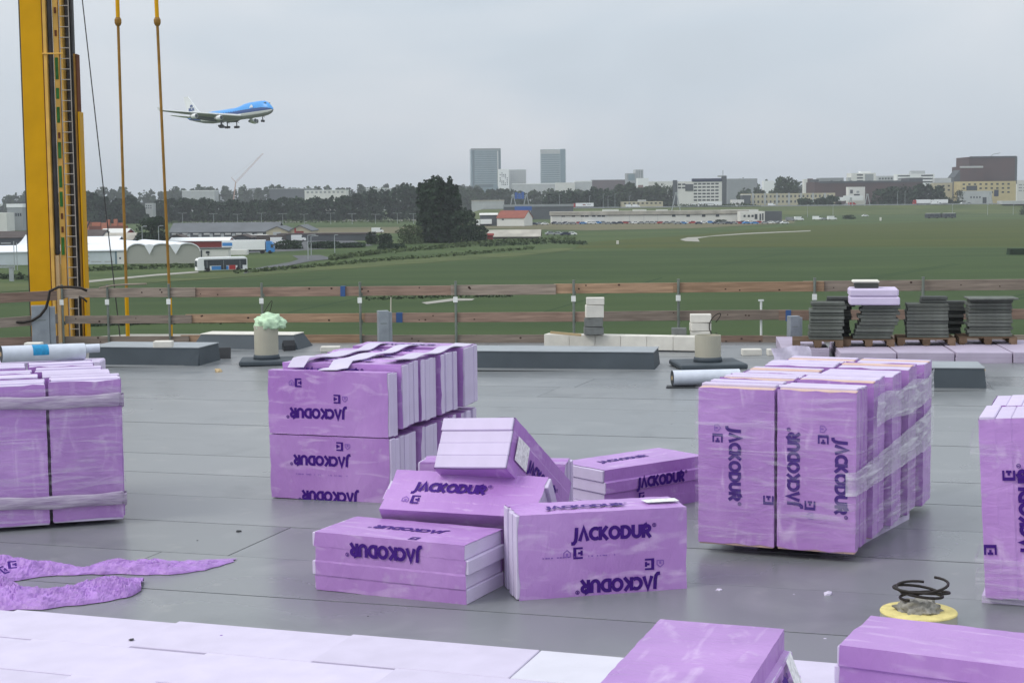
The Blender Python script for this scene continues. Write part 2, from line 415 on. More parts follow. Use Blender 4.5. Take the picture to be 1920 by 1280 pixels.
# ================================================================== THE ROOF DECK
YAW = R(18.6)                       # the sheets run this way across the deck
U = Vector((math.cos(YAW), -math.sin(YAW))); V2 = Vector((math.sin(YAW), math.cos(YAW)))
FA, FB = onroof(118, 644), onroof(1920, 641)          # foot of the far guard rail
fdir = (FB - FA).to_2d().normalized()
fnor = Vector((-fdir.y, fdir.x))
cornerL = FA.to_2d() + fnor * 0.30 - fdir * 0.15
cornerR = FB.to_2d() + fnor * 0.30 + fdir * 6.0
deck = [Vector((-17, -6)), Vector((18, -6)), cornerR, cornerL, cornerL + Vector((-3.2, -3.0)), Vector((-17, cornerL.y - 7))]
def clip(poly, n, c):               # keep the side where n.p <= c
    out = []
    for i in range(len(poly)):
        a, b = poly[i], poly[(i + 1) % len(poly)]
        da, db = n.dot(a) - c, n.dot(b) - c
        if da <= 0: out.append(a)
        if (da < 0 < db) or (db < 0 < da): out.append(a + (b - a) * (da / (da - db)))
    return out
def plate(poly, z0, z1, bev=0.0):
    n = len(poly); m = MB()
    vs = [(p.x, p.y, rz(p.x) + z0) for p in poly] + [(p.x, p.y, rz(p.x) + z1) for p in poly]
    m.add(vs, [tuple(range(n - 1, -1, -1)), tuple(range(n, 2 * n))] + [(i, (i + 1) % n, n + (i + 1) % n, n + i) for i in range(n)])
    return m
deckobj = struct(plate(deck, -0.35, -0.006).build('roof_deck', 'deck_base'))
k = -18
while True:
    v0 = 10.21 + 1.137 * k
    if v0 > 34: break
    p = clip(clip(deck, -V2, -(v0 + 0.0065)), V2, v0 + 1.137 - 0.0065)
    k += 1
    if len(p) < 3: continue
    # the sheets come in lengths: one end lap somewhere along each strip
    cut = random.uniform(-9, 9)
    for q in (clip(p, U, cut - 0.005), clip(p, -U, -(cut + 0.005))):
        if len(q) >= 3:
            sh = plate(q, -0.006, random.uniform(-0.001, 0.002)).build('membrane_sheet', 'membrane', deckobj)
# the building under the deck
bw = MB(); n = len(deck)
bw.add([(p.x, p.y, GZ) for p in deck] + [(p.x, p.y, rz(p.x) - 0.36) for p in deck],
       [(i, (i + 1) % n, n + (i + 1) % n, n + i) for i in range(n)])
tag(bw.build('building', 'grey_wall'), 'unfinished building whose flat grey roof carries the purple packs', 'building')

# ================================================================== LETTERING (strokes, cap height 1)
def stroke(path, w):
    P = [Vector(p) for p in path]; L_, R_ = [], []
    for i, p in enumerate(P):
        d0 = (P[i] - P[i - 1]).normalized() if i else None
        d1 = (P[i + 1] - P[i]).normalized() if i < len(P) - 1 else None
        d = ((d0 or d1) + (d1 or d0)).normalized()
        nn = Vector((-d.y, d.x)); h = w / 2
        if d0 and d1: h = h / max(0.5, nn.dot(Vector((-d1.y, d1.x))))
        L_.append(p + nn * h); R_.append(p - nn * h)
    return [(R_[i], R_[i + 1], L_[i + 1], L_[i]) for i in range(len(P) - 1)]
def arc(cx, cy, rx, ry, a0, a1, n=10):
    return [(cx + rx * math.cos(R(a0 + (a1 - a0) * i / n)), cy + ry * math.sin(R(a0 + (a1 - a0) * i / n))) for i in range(n + 1)]
W_ = 0.265
GL = {
 'J': (0.52, [[(0.40, 1.0), (0.36, 0.25), (0.30, -0.02), (0.18, -0.16), (0.0, -0.17)]]),
 'A': (0.80, [[(0.10, 0.0), (0.40, 0.93), (0.70, 0.0)]]),
 'C': (0.70, [arc(0.46, 0.5, 0.36, 0.39, 50, 310)]),
 'K': (0.74, [[(0.12, 0), (0.12, 1)], [(0.62, 1), (0.24, 0.5), (0.66, 0)]]),
 'O': (0.88, [arc(0.44, 0.5, 0.34, 0.39, 0, 360, 18)]),
 'D': (0.80, [[(0.12, 0), (0.12, 1)], [(0.12, 0.885), (0.34, 0.885)] + arc(0.34, 0.5, 0.34, 0.385, 80, -80) + [(0.34, 0.115), (0.12, 0.115)]]),
 'U': (0.78, [[(0.13, 1), (0.13, 0.40)] + arc(0.39, 0.38, 0.26, 0.27, 180, 360) + [(0.65, 0.40), (0.65, 1)]]),
 'R': (0.76, [[(0.12, 0), (0.12, 1)], [(0.12, 0.885), (0.36, 0.885)] + arc(0.36, 0.68, 0.22, 0.205, 90, -90, 6) + [(0.12, 0.475)], [(0.32, 0.46), (0.64, 0)]]),
 'L': (0.62, [[(0.12, 1), (0.12, 0.115), (0.56, 0.115)]]),
 'M': (0.95, [[(0.12, 0), (0.14, 0.95), (0.46, 0.25), (0.78, 0.95), (0.80, 0)]]),
}
def text_quads(s, sx=1.0, w=W_):
    x = 0; out = []
    for i, ch in enumerate(s):
        adv, strokes = GL[ch]
        for si, st in enumerate(strokes):
            out += [(tuple(Vector((q.x * sx + x, q.y, 0.0004 * si)) for q in quad)) for quad in stroke(st, w)]
        x += adv * sx
    return out, x
def quads_mesh(name, quads, matname):
    m = MB()
    for q in quads: m.add(q, [(0, 1, 2, 3)])
    return m.mesh(name, matname)
q, tw = text_quads('JACKODUR', 1.02)
ring = [tuple(Vector((p.x, p.y, 0)) for p in qq) for qq in stroke(arc(tw + 0.17, 0.90, 0.13, 0.13, 0, 360, 12), 0.05)]
rr_ = [tuple(Vector((p.x * 0.15 + tw + 0.12, p.y * 0.15 + 0.83, 0)) for p in qq) for st in GL['R'][1] for qq in stroke(st, 0.2)]
CAP = 0.098
TEXT_W = tw * CAP
def scaled(qs, s_, dx=0, dy=0):
    return [tuple(Vector((v.x * s_ + dx, v.y * s_ + dy, v.z * 0.3)) for v in qq) for qq in qs]
ME_TEXT = quads_mesh('lettering', scaled(q + ring + rr_, CAP, -TEXT_W / 2, -CAP / 2), 'ink')
# block mark: a squarish E, beside it a small house sign
def rq(x0, x1, y0, y1):
    return tuple(Vector(p) for p in ((x0, y0, 0), (x1, y0, 0), (x1, y1, 0), (x0, y1, 0)))
ME_MARK = quads_mesh('block_mark', [rq(-.035, .035, .028, .042), rq(-.035, .035, -.042, -.028), rq(-.035, -.012, -.028, .028), rq(.0, .035, -.008, .008), rq(.018, .035, .008, .018),
                                    rq(.018, .035, -.018, -.008)], 'ink')
ME_SIGN = quads_mesh('small_mark', [tuple(Vector((p.x * .024, p.y * .024, 0)) for p in qq) for qq in stroke([(-1, -1), (-1, .2), (0, 1), (1, .2), (1, -1), (-1, -1)], .3)]
                     + [rq(-.008, .008, -.018, .002)], 'ink_faint')
ME_FINE = quads_mesh('fine_print', [rq(i * .021, i * .021 + random.uniform(.006, .018), 0, .009) for i in range(26) if random.random() > .2], 'ink_faint')

# ================================================================== PACKS OF INSULATION BOARD
BL, BW, BT = 1.25, 0.60, 0.105
def board_mesh(l, w, t, name='board', mt='xps'):
    m = MB(); m.cbox(-l / 2, l / 2, -w / 2, w / 2, -t / 2 + 0.001, t / 2 - 0.001, 0.005); return m.mesh(name, mt)
ME_BOARD = board_mesh(BL, BW, BT)
mat('xps_warm', (0.66, 0.47, 0.40), 0.75, 0.25, var=0.08, nscale=6, objvar=0.05)
ME_WARM = board_mesh(BL, BW, BT, 'board', 'xps_warm')
FACE = {'zt': lambda T: Matrix(((1, 0, 0, 0), (0, 1, 0, 0), (0, 0, 1, T / 2), (0, 0, 0, 1))),
        'zb': lambda T: Matrix(((1, 0, 0, 0), (0, -1, 0, 0), (0, 0, -1, -T / 2), (0, 0, 0, 1))),
        'yf': lambda T: Matrix(((1, 0, 0, 0), (0, 0, -1, -BW / 2), (0, 1, 0, 0), (0, 0, 0, 1))),
        'yb': lambda T: Matrix(((-1, 0, 0, 0), (0, 0, 1, BW / 2), (0, 1, 0, 0), (0, 0, 0, 1)))}
def ybase(base, face, shear, jit):
    """frame for print on a long edge, tilted when the boards step over one another"""
    if abs(shear) > .005 and face == 'yf':
        u = Vector((0, shear, BT)).normalized(); nn = Vector((0, -u.z, u.y)); c = Vector((0, -BW / 2, 0)) + nn * (abs(shear) * .5 + .010 + jit)
        return Matrix(((1, u.x, nn.x, c.x), (0, u.y, nn.y, c.y), (0, u.z, nn.z, c.z), (0, 0, 0, 1)))
    return Matrix.Translation(base.to_3x3() @ Vector((0, 0, 0.0090 + jit))) @ base
def pack(label, M, n=4, prints=(), jit=0.006, shear=0.0, group=None, labels=(), film=True, endj=0.008, warm=()):
    """a wrapped bundle: boards lie flat, length on x, width on y, stacked on z, centred on the origin"""
    t = thing('board_pack', label, 'insulation pack', M, group)
    T = n * BT; r = random.Random(sum((i_ + 1) * ord(c_) for i_, c_ in enumerate(label)))
    offs = []
    for i in range(n):
        dy = r.uniform(-jit, jit) + shear * (i - (n - 1) / 2); dx = r.uniform(-endj, endj)
        offs.append(dy)
        put('board', ME_WARM if i in warm else ME_BOARD, t, (dx, dy, -T / 2 + BT * (i + .5)))
    if film:
        e = 0.004; loop = []
        for i in range(n):                                       # up the back edge
            z = -T / 2 + BT * i
            loop += [(offs[i] + BW / 2 + e, z + .006), (offs[i] + BW / 2 + e, z + BT - .006)]
        loop[0] = (loop[0][0], -T / 2 - e); loop[-1] = (loop[-1][0], T / 2 + e)
        top = [(offs[-1] + BW / 2 - BW * kk / 6, T / 2 + e) for kk in range(1, 6)]
        down = []
        for i in range(n - 1, -1, -1):
            z = -T / 2 + BT * i
            down += [(offs[i] - BW / 2 - e, z + BT - .006), (offs[i] - BW / 2 - e, z + .006)]
        down[0] = (down[0][0], T / 2 + e); down[-1] = (down[-1][0], -T / 2 - e)
        bot = [(offs[0] - BW / 2 + BW * kk / 6, -T / 2 - e) for kk in range(1, 6)]
        loop = loop + top + down + bot
        NX = 22; m = MB(); nl = len(loop)
        ragL = [r.uniform(0.0, 0.018) for _ in loop]; ragR = [r.uniform(0.0, 0.018) for _ in loop]
        for ix in range(NX + 1):
            s_ = ix / NX
            for j, (y, z) in enumerate(loop):
                x = -BL / 2 - .002 + ragL[j] + s_ * (BL + .004 - ragL[j] - ragR[j])
                w = 0.0035 * (math.sin(9 * s_ + j * .7) * math.sin(23 * s_ + j * .31)) if 0 < ix < NX else 0.001
                w = abs(w)
                m.v.append((x, y + w * (1 if y > offs[0] else -1) , z + w * (0.6 if z > 0 else -0.6)))
        for ix in range(NX):
            for j in range(nl):
                a = ix * nl + j; b = ix * nl + (j + 1) % nl
                m.f.append((a, a + nl, b + nl, b)); m.m.append(0)
        f = m.build('film', 'film', t, smooth=False)
    else:
        f = t
    for (face, u, v, rot, kind) in prints:
        base = FACE[face](T + 0.016 if film else T) if face[0] == 'z' else FACE[face](T)
        if face[0] == 'y': base = ybase(base, face, shear, jit)
        me = {'t': ME_TEXT, 'e': ME_MARK, 's': ME_SIGN, 'f': ME_FINE}[kind]
        nm = {'t': 'lettering', 'e': 'block_mark', 's': 'small_mark', 'f': 'fine_print'}[kind]
        put(nm, me, f, M=base @ Matrix.Translation((u, v, 0)) @ Matrix.Rotation(R(rot), 4, 'Z'))
    for (face, u, v, w, h) in labels:
        base = FACE[face](T)
        if face[0] == 'y': base = ybase(base, face, shear, jit)
        m = MB(); m.add([(u - w, v - h, .006), (u + w, v - h, .006), (u + w * .9, v + h, .006), (u - w, v + h * .95, .006)], [(0, 1, 2, 3)])
        m.build('paper_label', 'label_white', f, M=base)
    return t
ORI = {'flat': Matrix(((1, 0, 0), (0, 1, 0), (0, 0, 1))),
       'edge': Matrix(((1, 0, 0), (0, 0, -1), (0, 1, 0))),
       'up': Matrix(((0, -1, 0), (0, 0, -1), (1, 0, 0))),
       'upflip': Matrix(((0, 1, 0), (0, 0, -1), (-1, 0, 0))),
       'upedge': Matrix(((0, 0, 1), (0, -1, 0), (1, 0, 0))),
       'upside': Matrix(((0, 0, -1), (0, 1, 0), (1, 0, 0))),
       'away': Matrix(((0, -1, 0), (1, 0, 0), (0, 0, 1)))}
def pm(p, yaw, ori, lean=0.0):
    return Matrix.Translation(p) @ Matrix.Rotation(-yaw, 4, 'Z') @ Matrix.Rotation(lean, 4, 'Y') @ ORI[ori].to_4x4()
def vec(ax, d): return Vector((math.sin(ax) * d, math.cos(ax) * d, 0))
def local(yaw, x, y, z): return Matrix.Rotation(-yaw, 3, 'Z') @ Vector((x, y, z))

# usual print on a large face: two rows head to head
def two_rows(face, a=0.0, b=0.0, va=.17, vb=-.22):
    return [(face, a, va, 0, 't'), (face, a - .25, va - .135, 0, 'e'), (face, a - .33, va - .135, 0, 's'),
            (face, b, vb, 180, 't'), (face, b + .22, vb + .135, 180, 'e'), (face, b + .30, vb + .135, 180, 's')]

# ---- stack of packs laid on edge, two layers (left of the middle)
o2 = onroof(620, 938); y2 = R(18); ax2 = R(21.5)
ord_ = ['front', 'second', 'third', 'fourth', 'rear']
counts = [2, 4, 4, 4, 4]; dist = 0.0
for i, nb in enumerate(counts):
    T = nb * BT
    for lay in (0, 1):
        dz = [(0, 0), (.0, .065), (0.012, .055), (0.02, .06), (0.03, .075)][i][lay]
        sx = random.uniform(-.015, .015) + (0.0 if lay else -0.012)
        c = o2 + vec(ax2, dist) + local(y2, sx, T / 2, 0)
        c.z = rz(c.x) + BW / 2 + lay * (BW + 0.022) + dz + (.0 if lay else 0)
        pr = []
        if i == 0 and lay == 1:
            pr = [('zt', -.10, -.09, 180, 't'), ('zt', .10, .055, 180, 'e'), ('zt', .18, .055, 180, 's'), ('zt', -.30, .20, 0, 'e'), ('zt', -.37, .20, 0, 's'),
                  ('yb', .08, -.06, 180, 't')]
        elif i == 0:
            pr = [('zt', -.08, .08, 180, 't'), ('zt', .11, .225, 180, 'e'), ('zt', .19, .225, 180, 's'), ('zt', -.35, -.06, 0, 'f'), ('zt', .0, -.26, 180, 't')]
        elif lay == 1:
            pr = [('yb', .05, .02, 180, 't'), ('zt', -.1, .2, 0, 't')]
        pack('purple pack of boards on its long edge, %s %s pack of the two-layer stack' % (ord_[i], ('lower', 'upper')[lay]),
             pm(c, y2, 'edge'), nb, pr, group='packs in the two-layer stack', jit=.010, endj=.016)
    dist += T * 1.15 + 0.008
# pale paper strips over the top of this stack
for kx, (u0, sl) in enumerate(((-.42, .12), (.0, .05), (.50, .02))):
    m = MB(); N = 22
    for j in range(N + 1):
        s_ = j / N; d = -0.005 + (0.16 if kx != 1 else 0) * (1 - s_) + s_ * 2.05
        if kx == 2: d = 0.32 + s_ * 1.74
        c = o2 + vec(ax2, d)
        zz = rz(c.x) + BW * 2 + .022 + (.012 if d < .20 else .083) + .012 * math.sin(s_ * 17 + kx)
        if kx != 1 or d > .3: zz += .008
        for e in (0, 1):
            p = c + local(y2, u0 + sl * math.sin(3 * s_) + (e - .5) * (.17 + .03 * math.sin(5 * s_ + kx)), 0, 0)
            m.v.append((p.x, p.y, zz + .006 * math.sin(9 * s_ + e)))
    for j in range(N): m.f.append((2 * j, 2 * j + 1, 2 * j + 3, 2 * j + 2)); m.m.append(0)
    ob = m.build('foam_strip', 'xps_pale'); sm = ob.modifiers.new('thick', 'SOLIDIFY'); sm.thickness = 0.008; sm.offset = 1
    tag(ob, ['white strip lying along the left side on top of the two-layer stack', 'white strip running over the middle of the top of the two-layer stack',
             'white strip along the right top edge of the two-layer stack'][kx], 'strip', 'white strips on the two-layer stack')

# ---- tall stacks of packs standing on end, two columns by four rows
def tall_stack(o, yaw, pitchv, zoff, who, prints, flips, rows=4, lean=0.0):
    for i in range(rows):
        for col in (0, 1):
            c = o + pitchv * i + local(yaw, (col - .5) * (BW + .040) + random.uniform(-.003, .003), 2 * BT, 0)
            dz = random.uniform(-.004, .014) + (.012 if i % 2 else 0)
            c.z = rz(c.x) + zoff + BL / 2 + dz
            pr = prints[col] if i == 0 else []
            if i and col == 1 and who[1] == 'right':
                pr = [('yf' if flips[col] == 'upflip' else 'yb', random.uniform(-.2, .25), 0, 180 * (i % 2), 't')]
            lb = [('yf' if flips[col] == 'upflip' else 'yb', -.25 if i != 2 else -.05, .04, .09, .045)] if (i in (1, 2, 3, 4) and col == 1 and who[1] == 'right') else []
            pack('upright purple pack, %s row, %s column of the tall %s' % (ord_[i] if i < rows - 1 else 'rear', ('left', 'right')[col], who[0]),
                 pm(c, yaw, flips[col], lean), 4, pr, group='packs of the ' + who[0], labels=lb, jit=.009, endj=.012, warm=((3,) if i in (0, 1) else (1,)) if who[1] == 'right' and (i + col) != 3 else ())
o3 = onroof(1452, 1028, .07); y3 = R(23.5)
tall_stack(o3, y3, Vector((.246, .452, 0)), .07, ('shrink-wrapped stack on the right', 'right'),
           {0: [('zt', .06, .0, 0, 't'), ('zt', .25, .16, 0, 'e'), ('zt', .33, .16, 0, 's')][:0] +
               [('zt', -.02, -.0, 0, 't'), ('zt', -.22, -.14, 0, 'e'), ('zt', -.30, -.14, 0, 's'), ('zt', .25, .27, 180, 'e')],
            1: [('zt', -.02, .20, 180, 't'), ('zt', .20, .07, 180, 'e'), ('zt', .285, .07, 180, 's'), ('zt', .0, -.17, 0, 't'), ('zt', .27, -.02, 180, 'e')][:0] +
               [('zt', -.03, -.20, 180, 't') , ('zt', .25, -.06, 180, 'e'), ('zt', .33, -.06, 180, 's'), ('zt', .0, .17, 0, 't'), ('zt', -.27, .04, 0, 'e'), ('zt', -.35, .04, 0, 's')]},
           ('upflip', 'up'), rows=5)
o1 = onroof(98, 982, .04); y1 = R(-16)
tall_stack(o1, y1, Vector((-.19, .43, 0)), .04, ('banded stack at the left edge', 'left'), {0: [], 1: []}, ('up', 'up'))
# blocks of foam the two stacks stand on
for (o, yaw, pv, h, nm) in ((o3, y3, Vector((.246, .462, 0)), .07, 'right'), (o1, y1, Vector((-.19, .43, 0)), .04, 'left')):
    for a in (-.35, .35):
        m = MB(); m.box(-.10, .10, .26, 1.75, 0, h - .004)
        p0 = o + local(yaw, a, 0, 0)
        skew = Matrix(((1, pv.x / pv.y * .62, 0, 0), (0, 1, 0, 0), (0, 0, 1, 0), (0, 0, 0, 1)))
        ob = m.build('foam_bearer', 'xps', M=TR(p0.x, p0.y, rz(p0.x) + .002, -yaw) @ skew)
        tag(ob, 'foam bearer under the %s side of the tall stack on the %s' % ('left' if a < 0 else 'right', nm), 'bearer')
# stretch wrap round the right stack
def shell(o, yaw, pv, pts, zlo, zhi, matname, label, name, wob=.012, ns=60, nz_=5):
    """sheet of film following a line of (across, back) points, between two heights that may slope"""
    P = []
    for pt in pts:
        p = o + local(yaw, pt[0], pt[2] if len(pt) > 2 else 0, 0) + pv * (pt[1] / .43)
        P.append(p)
    seg = [0]
    for i in range(1, len(P)): seg.append(seg[-1] + (P[i] - P[i - 1]).length)
    m = MB()
    for i in range(ns + 1):
        s_ = seg[-1] * i / ns
        j = max(1, next((k_ for k_ in range(1, len(seg)) if seg[k_] >= s_ - 1e-6), len(seg) - 1))
        f_ = (s_ - seg[j - 1]) / (seg[j] - seg[j - 1]); p = P[j - 1].lerp(P[j], f_)
        d = (P[j] - P[j - 1]).normalized(); nn = Vector((d.y, -d.x, 0))
        tt = s_ / seg[-1]
        for jz in range(nz_ + 1):
            g = jz / nz_
            z = zlo(tt) * (1 - g) + zhi(tt) * g
            q_ = p + nn * (wob * (.5 + .5 * math.sin(s_ * 31 + g * 5) * math.sin(s_ * 13 - g * 3)))
            m.v.append((q_.x, q_.y, rz(q_.x) + z))
    for i in range(ns):
        for jz in range(nz_):
            a = i * (nz_ + 1) + jz
            m.f.append((a, a + nz_ + 1, a + nz_ + 2, a + 1)); m.m.append(0)
    return tag(m.build(name, matname, smooth=True), label, 'wrap')
pv3 = Vector((.246, .452, 0))
ring3 = [(-.635, .3), (-.635, -.012), (-.60, -.022), (.60, -.022), (.628, -.005), (.630, .43), (.632, .86), (.632, 1.29), (.630, 1.72), (.630, 1.72, .43)]
shell(o3, y3, pv3, ring3, lambda t: .14, lambda t: 1.33, 'wrap_clear', 'thin clear stretch film all round the tall stack on the right', 'stretch_wrap', ns=90, nz_=10)
ringR = [(.56, -.026), (.634, -.012), (.640, .43), (.642, .86), (.642, 1.29), (.640, 1.72), (.640, 1.72, .43)]
shell(o3, y3, pv3, ringR, lambda t: .52 + .06 * t, lambda t: .70 + .23 * t, 'wrap_dense', 'dense slanting band of stretch film round the middle of the tall right stack', 'stretch_wrap_band')
shell(o3, y3, pv3, ringR[2:], lambda t: .98 + .02 * math.sin(9 * t), lambda t: 1.22 + .02 * math.sin(14 * t), 'wrap_dense', 'milky patch of stretch film high on the side of the tall right stack', 'stretch_wrap_band')
shell(o3, y3, pv3, ringR[2:], lambda t: .13, lambda t: .30 + .06 * math.sin(5 * t), 'wrap_clear', 'clear film gathered along the foot of the tall right stack', 'stretch_wrap_band')
pv1 = Vector((-.19, .43, 0))
ring1 = [(-1.0, -.026), (.60, -.026), (.64, -.012), (.645, .3), (.64, .9)]
shell(o1, y1, pv1, ring1, lambda t: .08, lambda t: 1.25, 'wrap_clear', 'thin clear film round the banded stack at the left edge', 'stretch_wrap', ns=70, nz_=10)
def tape(z0, lab):
    P = [(-1.0, -.034), (.60, -.034), (.648, -.014), (.655, .3)]
    m = MB(); N = 60
    pts = [o1 + local(y1, a, 0, 0) + pv1 * (b / .43) for a, b in P]
    for i in range(N + 1):
        s_ = i / N * (len(pts) - 1); j = min(int(s_), len(pts) - 2); p = pts[j].lerp(pts[j + 1], s_ - j)
        for g, (zz, off) in enumerate(((0, 0), (.012, .012), (.055, .004), (.098, .012), (.112, 0))):
            w = .005 * math.sin(i * .9 + g * 2)
            dd = local(y1, 0, -off - abs(w), 0)
            m.v.append((p.x + dd.x, p.y + dd.y, rz(p.x) + z0 + zz + w + .008 * math.sin(i * .33) - .045 * (i / N)))
    for i in range(N):
        for g in range(4):
            a = i * 5 + g; m.f.append((a, a + 5, a + 6, a + 1)); m.m.append(0)
    tag(m.build('wrap_tape', 'wrap_tape', smooth=True), lab, 'band')
mat('wrap_tape', (0.52, 0.46, 0.56), 0.35, 0.5, col2=(0.33, 0.24, 0.40), nscale=5, stretch=(1, 1, 7), bump=0.4, bscale=9)
tape(1.085, 'crumpled greyish film band near the top of the left stack')
tape(.20, 'crumpled greyish film band near the foot of the left stack')

# ---- leaning pack at the right edge of the view
o4 = onroof(1834, 1119, .05)
y4 = R(21)
for j, lab in enumerate(('leaning upright purple pack cut off by the right edge of the picture', 'purple pack standing right behind the leaning one at the right edge')):
    c = o4 + local(y4, .23 + .03 * j, .30 + .64 * j, 0); c.z = rz(c.x) + .05 + BL / 2
    pack(lab, pm(c, y4, 'upedge', -.055), 4, [('yb', .02, .075, 180, 't'), ('yb', -.23, -.03, 180, 'e'), ('yb', .28, -.17, 0, 'e')] if j == 0 else [], jit=.006)
m = MB(); m.box(0, .40, .02, 1.2, 0, .05); p0 = o4
tag(m.build('foam_bearer', 'xps', M=TR(p0.x + .03, p0.y + .02, rz(p0.x) + .002, -y4)), 'foam bearer under the leaning pack at the right edge', 'bearer')
ring4 = [(-.02, .8), (-.016, -.02), (.46, -.022), (.5, .3)]
m = MB()
def band4(z0, z1, mt, lab):
    m = MB(); N = 24
    P = [o4 + local(y4, a, b, 0) for a, b in ((-.012, .5), (-.012, -.022), (.47, -.022))]
    for i in range(N + 1):
        s_ = i / N * 2; j = min(int(s_), 1); p = P[j].lerp(P[j + 1], s_ - j)
        for g in range(4):
            z = z0 + (z1 - z0) * g / 3 - .06 * (i / N)
            dd = local(y4, -.055 * (z), -.006 * abs(math.sin(i + g)), 0)
            m.v.append((p.x + dd.x, p.y + dd.y, rz(p.x) + .05 + z))
    for i in range(N):
        for g in range(3):
            a = i * 4 + g; m.f.append((a, a + 4, a + 5, a + 1)); m.m.append(0)
    tag(m.build('stretch_wrap_band', mt, smooth=True), lab, 'wrap')
band4(.98, 1.14, 'wrap_clear', 'clear film creased across the top of the leaning pack at the right edge')
band4(.02, .32, 'wrap_clear', 'clear film round the foot of the leaning pack at the right edge')

# ---- the loose pile in the middle
def pack_at(label, px, py, z, yaw, ori, n=4, prints=(), cz=None, off=(0, 0), lean=0.0, **k_):
    p = onroof(px, py, z); c = p + local(yaw, off[0], off[1], 0)
    c.z = rz(c.x) + (cz if cz is not None else 0); return pack(label, pm(c, yaw, ori, lean), n, prints, **k_)
T4 = 4 * BT
yA = R(25)
pack_at('purple pack lying flat at the left front of the loose pile', 730, 1119, 0, yA, 'flat', 4,
        [('yf', -.02, .11, 180, 't'), ('zt', .0, .02, 180, 't'), ('zt', .18, -.24, 180, 'e')], cz=T4 / 2 + .004, off=(0, BW / 2), jit=.005, endj=.022)
yD = R(-12)
pack_at('purple pack on its long edge at the right front of the pile, printed face forward', 1132, 1114, 0, yD, 'edge', 4,
        two_rows('zt', .06, .12, .145, -.235) + [('yb', .1, .05, 180, 't'), ('zt', -.45, -.02, 0, 'f')], cz=BW / 2 + .004, off=(0, T4 / 2), labels=[('yb', -.48, .02, .13, .06)], jit=.006, endj=.03)
yF = R(9)
pF = onroof(922, 882, BW)
cF = pF + local(yF, 0, T4 / 2, 0) + Vector((0, .25, 0)); cF.z = rz(cF.x) + BW / 2 + .004
pack('purple pack on edge half hidden behind the pile, with board ends showing right', pm(cF, yF, 'edge'), 4, [], jit=.014, endj=.02)
# pack leaning forward on the front one: its long narrow side looks up at the viewer
yB = R(19); thB = R(35)
pB = aty(884, 899, 12.13)
MB_ = Matrix.Translation((pB.x, pB.y, rz(pB.x) + .004)) @ Matrix.Rotation(-yB, 4, 'Z') @ Matrix.Rotation(thB, 4, 'X') @ Matrix.Translation((0, T4 / 2, BW / 2)) @ ORI['edge'].to_4x4()
pack('purple pack leaning forward in the middle of the pile, narrow printed side up', MB_, 4,
     [('yb', .12, -.035, 180, 't'), ('yb', .36, .10, 180, 'e'), ('yb', .44, .10, 180, 's')], jit=.007, endj=.02)
# tipped pack on top
a_ = Vector((.37, .76, -.545)).normalized()
left = Vector((-.945, .326, 0)); left = (left - a_ * left.dot(a_)).normalized(); up_ = a_.cross(left)
near = aty(896, 897, 12.10) + up_ * (T4 / 2 + .012) - a_ * .17
MC = Matrix((a_, left, up_)).transposed().to_4x4()
cC = near + a_ * (BL / 2)
pack('purple pack tipped over the pile with its pale board ends raised to the viewer', Matrix.Translation(cC) @ MC, 4,
     [('yf', .02, -.02, 0, 't')], labels=[('yf', -.42, .0, .12, .10)], jit=.006, endj=.014)
yE = R(-38)
pE = onroof(1133, 884, T4)
cE = pE + local(yE, BL / 2, BW / 2, 0); cE.z = rz(cE.x) + T4 / 2 + .003
pack('purple pack lying flat at an angle behind the right end of the pile', pm(cE, yE, 'flat'), 4,
     [('yf', .04, .06, 0, 't'), ('yf', -.2, -.07, 0, 'e'), ('zt', -.1, .05, 0, 't')], jit=.012, endj=.03)

mat('xps_white', (0.64, 0.63, 0.70), 0.75, 0.25, var=0.04, nscale=5)
# ---- boards already laid in the foreground
LT = 0.10
ME_LAID = board_mesh(BL - .004, BW - .004, LT, 'insulation_board', 'xps_pale')
e0 = onroof(0, 1141, LT); vEdge = V2.dot(e0.to_2d()); uRef = U.dot(onroof(340, 1163, LT).to_2d())
uEnd = U.dot(onroof(1036, 1211, LT).to_2d()); uGap = U.dot(onroof(1500, 1244, LT).to_2d())
uLast = -99
for row in range(5):
    for cc in range(-5, 7):
        u = uRef + BL * (cc + .5) + (row % 2) * .55 - (0 if row else 0); v = vEdge - BW * (row + .5)
        if u + BL / 2 > uEnd and row == 0: continue
        p = U * u + V2 * v
        dv = (.012 if cc >= 0 and row == 0 else 0)
        p += V2 * dv
        if row == 0: uLast = max(uLast, u + BL / 2)
        if p.y < 6.0 or abs(p.x) > 5.2: continue
        ob = put('insulation_board', ME_LAID, None, M=TR(p.x, p.y, rz(p.x) + LT / 2 + .001 + random.uniform(0, .002), -YAW + random.uniform(-.001, .001)))
        tag(ob, 'pale lilac insulation board laid tightly in the foreground paving', 'insulation board', 'boards laid in the foreground')
pw = U * (uLast + .415) + V2 * (vEdge - BW * .5 - .02)
ob = put('insulation_board', board_mesh(.80, .58, LT, 'insulation_board', 'xps_white'), None, M=TR(pw.x, pw.y, rz(pw.x) + LT / 2 + .0015, -YAW - .006))
tag(ob, 'whiter cut piece of insulation board at the end of the laid row', 'insulation board')

